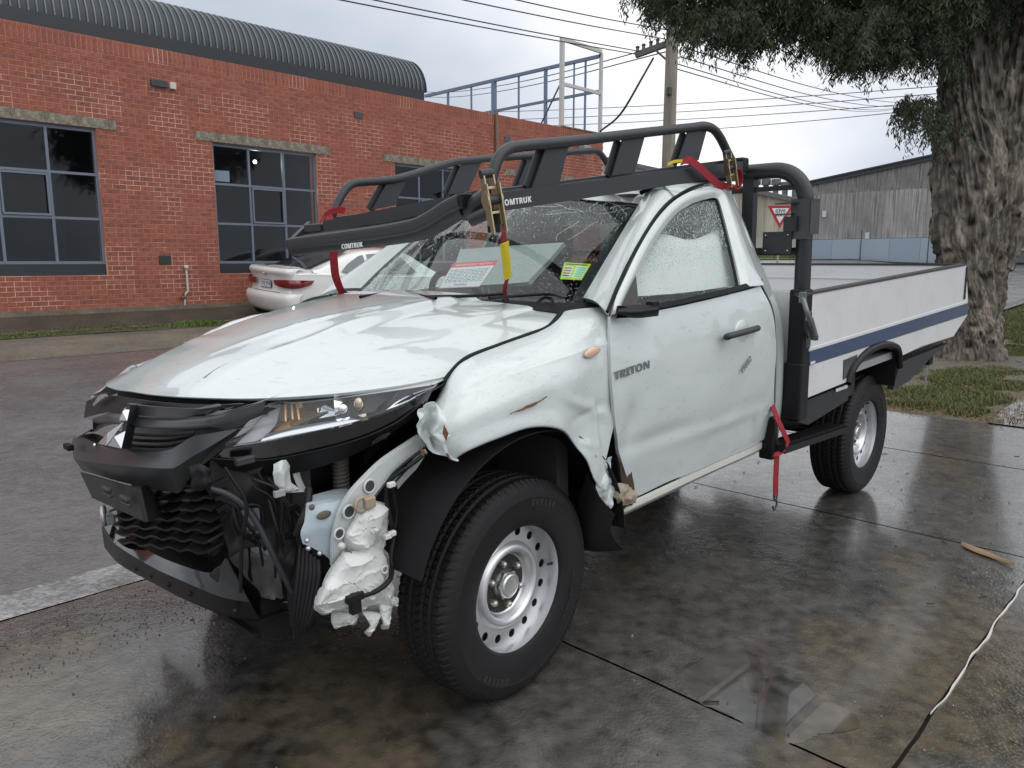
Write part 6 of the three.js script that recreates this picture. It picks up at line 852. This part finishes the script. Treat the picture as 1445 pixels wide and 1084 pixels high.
  const tb = new THREE.TubeGeometry(new THREE.CatmullRomCurve3(arch, false, 'catmullrom', .5), 320, .036, 14); M('hoop', tb, mH, hb);
  for (const s of [1, -1]) { M('upright', bar(V(x, .72, .60 * s), V(x, 1.70, .60 * s), .055, .045), mH, hb); M('cross_rail', [bar(V(x, 1.63, .60 * s), V(x, 1.63, .84 * s), .02, .022), bar(V(x, 1.345, .60 * s), V(x, 1.345, .86 * s), .03, .035)], mH, hb);
    M('bracket_plate', [span(x - .06, x - .05, 1.335, 1.435, Math.min(.70 * s, .835 * s), Math.max(.70 * s, .835 * s)), span(x - .07, x - .04, 1.435, 1.50, Math.min(.80 * s, .86 * s), Math.max(.80 * s, .86 * s)), span(x - .09, x - .04, 1.555, 1.560, Math.min(.765 * s, .86 * s), Math.max(.765 * s, .86 * s)), span(x - .08, x - .04, 1.508, 1.513, Math.min(.765 * s, .84 * s), Math.max(.765 * s, .84 * s))], mH, hb);
    const z = .868 * s; M('post_clamp', [span(x - .05, x - .044, 1.40, 1.575, z - .045, z + .045), span(x - .05, x + .045, 1.42, 1.575, z + (s > 0 ? .041 : -.047), z + (s > 0 ? .047 : -.041)), span(x - .045, x + .04, 1.567, 1.573, z - .045, z + .05)], mat([.05, .052, .056], .35), hb);
    for (const [dy, dz] of [[1.35, .715], [1.42, .715], [1.35, .82], [1.42, .82]]) M('rivet', new THREE.SphereGeometry(.004, 6, 5).translate(x - .062, dy, dz * s), chrome, hb); }
  for (const y of [1.63, 1.345, 1.0]) M('cross_rail', bar(V(x, y, -.60), V(x, y, .60), .02, .025), mH, hb); M('upright', bar(V(x, .72, 0), V(x, 1.70, 0), .04, .04), mH, hb);
  // step under the tray front
  const s0 = P(1090, 633, .86), s1 = P(1182, 603, .86); U('side_step', [bar(s0, s1, .12, .03), bar(s0.clone().add(V(.0, .018, .02)), s1.clone().add(V(0, .018, .02)), .03, .006)], blackPlastic); U('step_bracket', [rbox(.05, .20, .07, .01, s0.x, s0.y + .05, .84), rbox(.1, .12, .06, .01, s0.x + .05, s0.y + .14, .80)], blackPlastic);
  U('tray_shadow_box', [span(1.85, 2.62, .56, .68, .45, .86), span(3.45, 4.25, .58, .69, .45, .80)], mat([.012, .012, .013], .6)); U('rear_bar', [span(4.20, 4.28, .50, .62, -.8, .8)], blackMatte); U('tail_lamp', [span(4.30, 4.34, .58, .66, .35, .58), span(4.30, 4.34, .58, .66, -.58, -.35)], phys([.3, .01, .015], .2, { clearcoat: 1 }));  // near-black boxes below the floor stand in for the shadow under the tray
}
// ---------------------------------------------------------------- things lying on or tied to the ute (same tilt as the ute)
const toW = p => V(p.x * tcs - p.y * tsn, p.x * tsn + p.y * tcs, p.z).add(TO);
function onUte(name, label, cat, q, group) { const w = toW(q), g = thing(name, label, cat, w.toArray(), group); g.rotation.z = TP; return (n, geo, m, par) => { const o = M(n, geo, m, par || g); if (!par) o.position.copy(q).negate(); return o; }; }
const basis = (g, c, x, y) => { x = x.clone().normalize(); const z = x.clone().cross(y).normalize(), yy = z.clone().cross(x); g.applyMatrix4(new THREE.Matrix4().makeBasis(x, yy, z)); g.translate(c.x, c.y, c.z); return g; };
const red = mat([.30, .012, .022], .75, 0, { bumpMap: rep(concBump, 3), bumpScale: .001 }), yellow = mat([.62, .50, .02], .6), brass = mat([.40, .34, .22], .36, .9);
{
  const R = onUte('roof_rack', 'black steel roof rack resting askew on the crushed cab roof', 'roof rack', V(.95, 1.62, 0)), zn = .60, zf = -.62, N = (x, y, z = zn) => tz(x, y, z), F = (x, y) => tz(x, y, zf);
  const white = mat([.75, .76, .76], .5), sq = (pts, w, h, n = 60) => { const c = new THREE.CatmullRomCurve3(pts, false, 'catmullrom', .4), s = new THREE.Shape(); const r = Math.min(w, h) * .3; s.moveTo(-w / 2 + r, -h / 2); s.lineTo(w / 2 - r, -h / 2); s.quadraticCurveTo(w / 2, -h / 2, w / 2, -h / 2 + r); s.lineTo(w / 2, h / 2 - r); s.quadraticCurveTo(w / 2, h / 2, w / 2 - r, h / 2); s.lineTo(-w / 2 + r, h / 2); s.quadraticCurveTo(-w / 2, h / 2, -w / 2, h / 2 - r); s.lineTo(-w / 2, -h / 2 + r); s.quadraticCurveTo(-w / 2, -h / 2, -w / 2 + r, -h / 2); return new THREE.ExtrudeGeometry(s, { steps: n, extrudePath: c, curveSegments: 3 }); };
  const nb0 = N(686, 287), nb1 = N(1046, 237);
  R('side_rail', [bar(nb0, nb1, .045, .058), bar(nb0.clone().add(V(.02, .03, -.045)), nb1.clone().add(V(.02, .034, -.045)), .05, .022)], rackSteel);
  const fb0 = F(462, 316), fb1 = F(462, 316).add(nb1.clone().sub(nb0)); R('side_rail', [bar(fb0, fb1, .045, .05)], rackSteel);
  const hoopN = [[690, 270], [696, 242], [704, 222], [716, 211], [735, 206], [800, 200], [860, 193], [920, 186], [975, 180], [992, 178], [1006, 182], [1016, 194], [1026, 214], [1036, 234]].map(q => N(...q, zn + .01)), hoopF = [[463, 316], [472, 296], [482, 276], [491, 264], [503, 258], [530, 256], [556, 253], [580, 247], [612, 237], [640, 229], [665, 226], [700, 223], [760, 219], [830, 213], [846, 216], [860, 236], [866, 250]].map(q => F(...q));
  R('hoop_rail', tube(hoopN, .019, 10, 120), rackSteel); R('hoop_rail', tube(hoopF, .019, 10, 120), rackSteel);
  const pl = (q, f, n) => { const a = q.map(p => f(...p)); R(n, sheet([[a[0], a[1]], [a[3], a[2]]], { nu: 2, nv: 2, lin: true, thick: .006 }), rackSteel); R('plate_flange', bar(a[0].clone().add(V(0, 0, -.02)), a[3].clone().add(V(0, 0, -.02)), .006, .045), rackSteel); };
  const tn2 = (x, y) => N(x, y, zn + .005);
  pl([[771, 208], [803, 204], [789, 262], [751, 266]], tn2, 'side_plate'); pl([[879, 197], [910, 193], [896, 243], [864, 248]], tn2, 'side_plate'); pl([[971, 186], [998, 182], [986, 226], [956, 231]], tn2, 'side_plate');
  pl([[547, 257], [576, 250], [557, 290], [525, 296]], F, 'side_plate'); pl([[650, 233], [680, 228], [661, 270], [632, 275]], F, 'side_plate'); pl([[745, 225], [775, 222], [755, 262], [730, 264]], F, 'side_plate');
  R('cross_bar', [bar(tx(463, 320, .17), N(690, 278, zn - .02), .045, .045)], rackSteel);
  for (const t of [.25, .5, .75, .98]) { const a = nb0.clone().lerp(nb1, t), b = fb0.clone().lerp(fb1, t); R('cross_bar', bar(a, b, .04, t > .9 ? .06 : .03), rackSteel); }
  // front lip: a deep folded beam, kinked up at the near end
  const X = .10, lip = [[412, 345], [424, 343], [480, 336], [540, 328], [588, 319], [614, 307], [634, 294], [654, 284]].map(q => tx(...q, X));
  R('front_lip', sq(lip, .055, .05, 80), rackSteel); R('lip_skirt', sheet([lip.map(p => p.clone().add(V(-.020, -.012, 0))), lip.map(p => p.clone().add(V(-.014, -.043, 0))), lip.map(p => p.clone().add(V(.03, -.046, 0)))], { nu: 60, nv: 6, thick: .003 }), mat([.016, .017, .02], .5));
  const li = lip.slice(0, 5); R('lip_channel', sheet([li.map(p => p.clone().add(V(.028, .018, 0))), li.map(p => p.clone().add(V(.055, .028, 0)))], { nu: 30, nv: 2, lin: true, thick: .012 }), rackSteel);
  R('lip_return', [bar(lip[0], tx(440, 318, .2), .03, .04), rbox(.05, .035, .12, .006, ...tx(447, 322, .17).toArray())], rackSteel); R('lip_end_cap', rbox(.052, .046, .018, .006, lip[7].x, lip[7].y, lip[7].z + .012), blackPlastic);
  R('stub_tube', [rod(tz(664, 311, .56), tz(690, 300, .62), .020, 14), rod(tz(655, 300, .5), N(690, 276), .03, 14)], rackSteel); R('rail_end_cap', [rbox(.06, .07, .07, .01, nb1.x, nb1.y + .01, nb1.z - .01)], blackPlastic);
  const d1 = nb1.clone().sub(nb0); R('lettering', basis(text('COMTRUK', .0185, .002).scale(1.18, 1, 1), N(728, 284, zn + .0235), d1, V(0, 1, 0)), white);
  const d2 = lip[3].clone().sub(lip[1]); R('lettering', basis(text('COMTRUK', .0175, .002).scale(1.15, 1, 1), tx(497, 346.5, X - .026), d2, V(0, 1, 0)), white);
}
// ratchet straps
const ratchet = (R, c, ux, uy, k = 1) => { const put = g => basis(g.scale(k * .62, k, k * .7), c, ux, uy); R('ratchet', [put(merge([box(.006, .12, .03, -.022, 0, 0), box(.006, .12, .03, .022, 0, 0), box(.05, .006, .02, 0, .03, .006), box(.05, .006, .02, 0, -.03, .006), box(.05, .006, .026, 0, 0, .0)])), put(merge([box(.006, .12, .022, -.03, -.02, .022).rotateX(.05), box(.006, .12, .022, .03, -.02, .022).rotateX(.05)]))], brass); R('ratchet_spool', [put(cyl(.012, .012, .06, 16).rotateZ(Math.PI / 2).translate(0, .0, .012))], mat([.04, .042, .045], .4, .5)); R('ratchet_grip', [put(cyl(.011, .011, .056, 12).rotateZ(Math.PI / 2).translate(0, .065, .0))], mat([.04, .042, .045], .4, .5)); R('ratchet_cog', [put(cyl(.024, .024, .004, 14).rotateZ(Math.PI / 2).translate(-.034, 0, .01)), put(cyl(.024, .024, .004, 14).rotateZ(Math.PI / 2).translate(.034, 0, .01))], brass); };
{
  const z = .66, q = tz(697, 300, z), R = onUte('ratchet_strap', 'red ratchet strap with yellow sleeve crossing the cracked windscreen', 'strap', q);
  const end = ty(713, 418, 1.228), a = tz(708, 292, .66), b = tz(712, 345, .615), c = tz(718, 385, .55);
  R('webbing', [ribbon([tz(688, 282, .58), tz(684, 276, .62), tz(692, 282, .65), a], .03, V(.2, .9, .2), 20, .003), ribbon([a, tz(711, 315, .64), b, tz(714, 368, .585), c, tz(714, 402, .5), end, end.clone().add(V(.04, -.05, -.02))], .027, V(.9, .2, -.25), 40, .003)], red);
  R('sleeve', sheet([-1, -.5, 0, .5, 1].map(k => [tz(711, 342, .617), tz(713, 365, .592), tz(716, 392, .547)].map(p => p.clone().add(V(k * .017, k * .005 , .006 * (1 - k * k)))).map((p, i) => p)), { nu: 16, nv: 8, thick: .004 }), yellow);
  ratchet(R, tz(693, 283, .668), V(.95, .12, .2), V(.06, 1, -.08), 1.22); R('backing_plate', rbox(.05, .07, .012, .004, ...tz(697, 312, .655).toArray()), blackPlastic);
}
{
  const q = tz(470, 340, -.64), R = onUte('ratchet_strap', 'red strap tying the rack corner down beside the sedan', 'strap', q);
  R('webbing', [ribbon([tz(462, 303, -.60), tz(470, 318, -.56), tz(469, 330, -.60), tz(469, 345, -.64), tz(471, 368, -.66), tz(474, 392, -.68), tz(486, 420, -.70)], .036, t => V(1, 0, t > .5 && t < .9 ? .9 : .3), 30, .003), ribbon([tz(452, 312, -.60), tz(458, 303, -.58), tz(476, 296, -.56), tz(487, 298, -.55)], .03, V(.3, .9, .3), 14, .003)], red);
  R('anchor', [rbox(.12, .03, .05, .006, ...tz(484, 418, -.70).toArray())], blackPlastic);
}
{
  const q = tz(1025, 250, .66), R = onUte('ratchet_strap', 'red ratchet strap looped round the rack end above the door', 'strap', q);
  R('webbing', [ribbon([tz(962, 228, .62), tz(972, 226, .64), tz(985, 234, .655), tz(1002, 250, .66), tz(1018, 262, .66), tz(1030, 262, .665)], .034, V(.5, .8, .1), 24, .003), ribbon([tz(1030, 240, .66), tz(1040, 240, .67), tz(1044, 254, .67), tz(1038, 267, .665), tz(1029, 262, .66)], .03, V(.1, .1, 1), 24, .003)], red);
  R('yellow_tail', ribbon([tz(943, 232, .625), tz(952, 228, .63), tz(963, 227, .635)], .012, V(.1, .9, .1), 10, .003), yellow);
  ratchet(R, tz(1029, 237, .675), V(.9, .2, .3), V(.12, 1, 0), 1.0);
}
{
  const q = tz(1098, 640, .90), R = onUte('ratchet_strap', 'red strap with open steel hook dangling from the side step', 'strap', q);
  R('webbing', [ribbon([tz(1090, 572, .86), tz(1098, 592, .90), tz(1107, 612, .915), tz(1112, 626, .915), tz(1102, 641, .92), tz(1092, 642, .91)], .036, V(1, .25, 0), 30, .003), ribbon([tz(1097, 638, .915), tz(1096, 660, .915), tz(1095, 682, .915), tz(1095, 700, .915)], .033, V(1, .02, .25), 16, .003)], red);
  const h = tz(1094, 708, .917); R('hook', [tube([V(-.014, .028, 0), V(.014, .028, 0), V(.012, .008, 0), V(.016, -.012, 0), V(.008, -.034, 0), V(-.012, -.034, 0), V(-.02, -.018, 0)].map(p => p.add(h)), .0045, 8, 40), tube([V(-.014, .028, 0), V(-.008, .008, 0), V(.010, .004, 0)].map(p => p.add(h)), .0045, 8, 16)], mat([.10, .105, .11], .35, .8));
}
renderer.render(scene, camera);
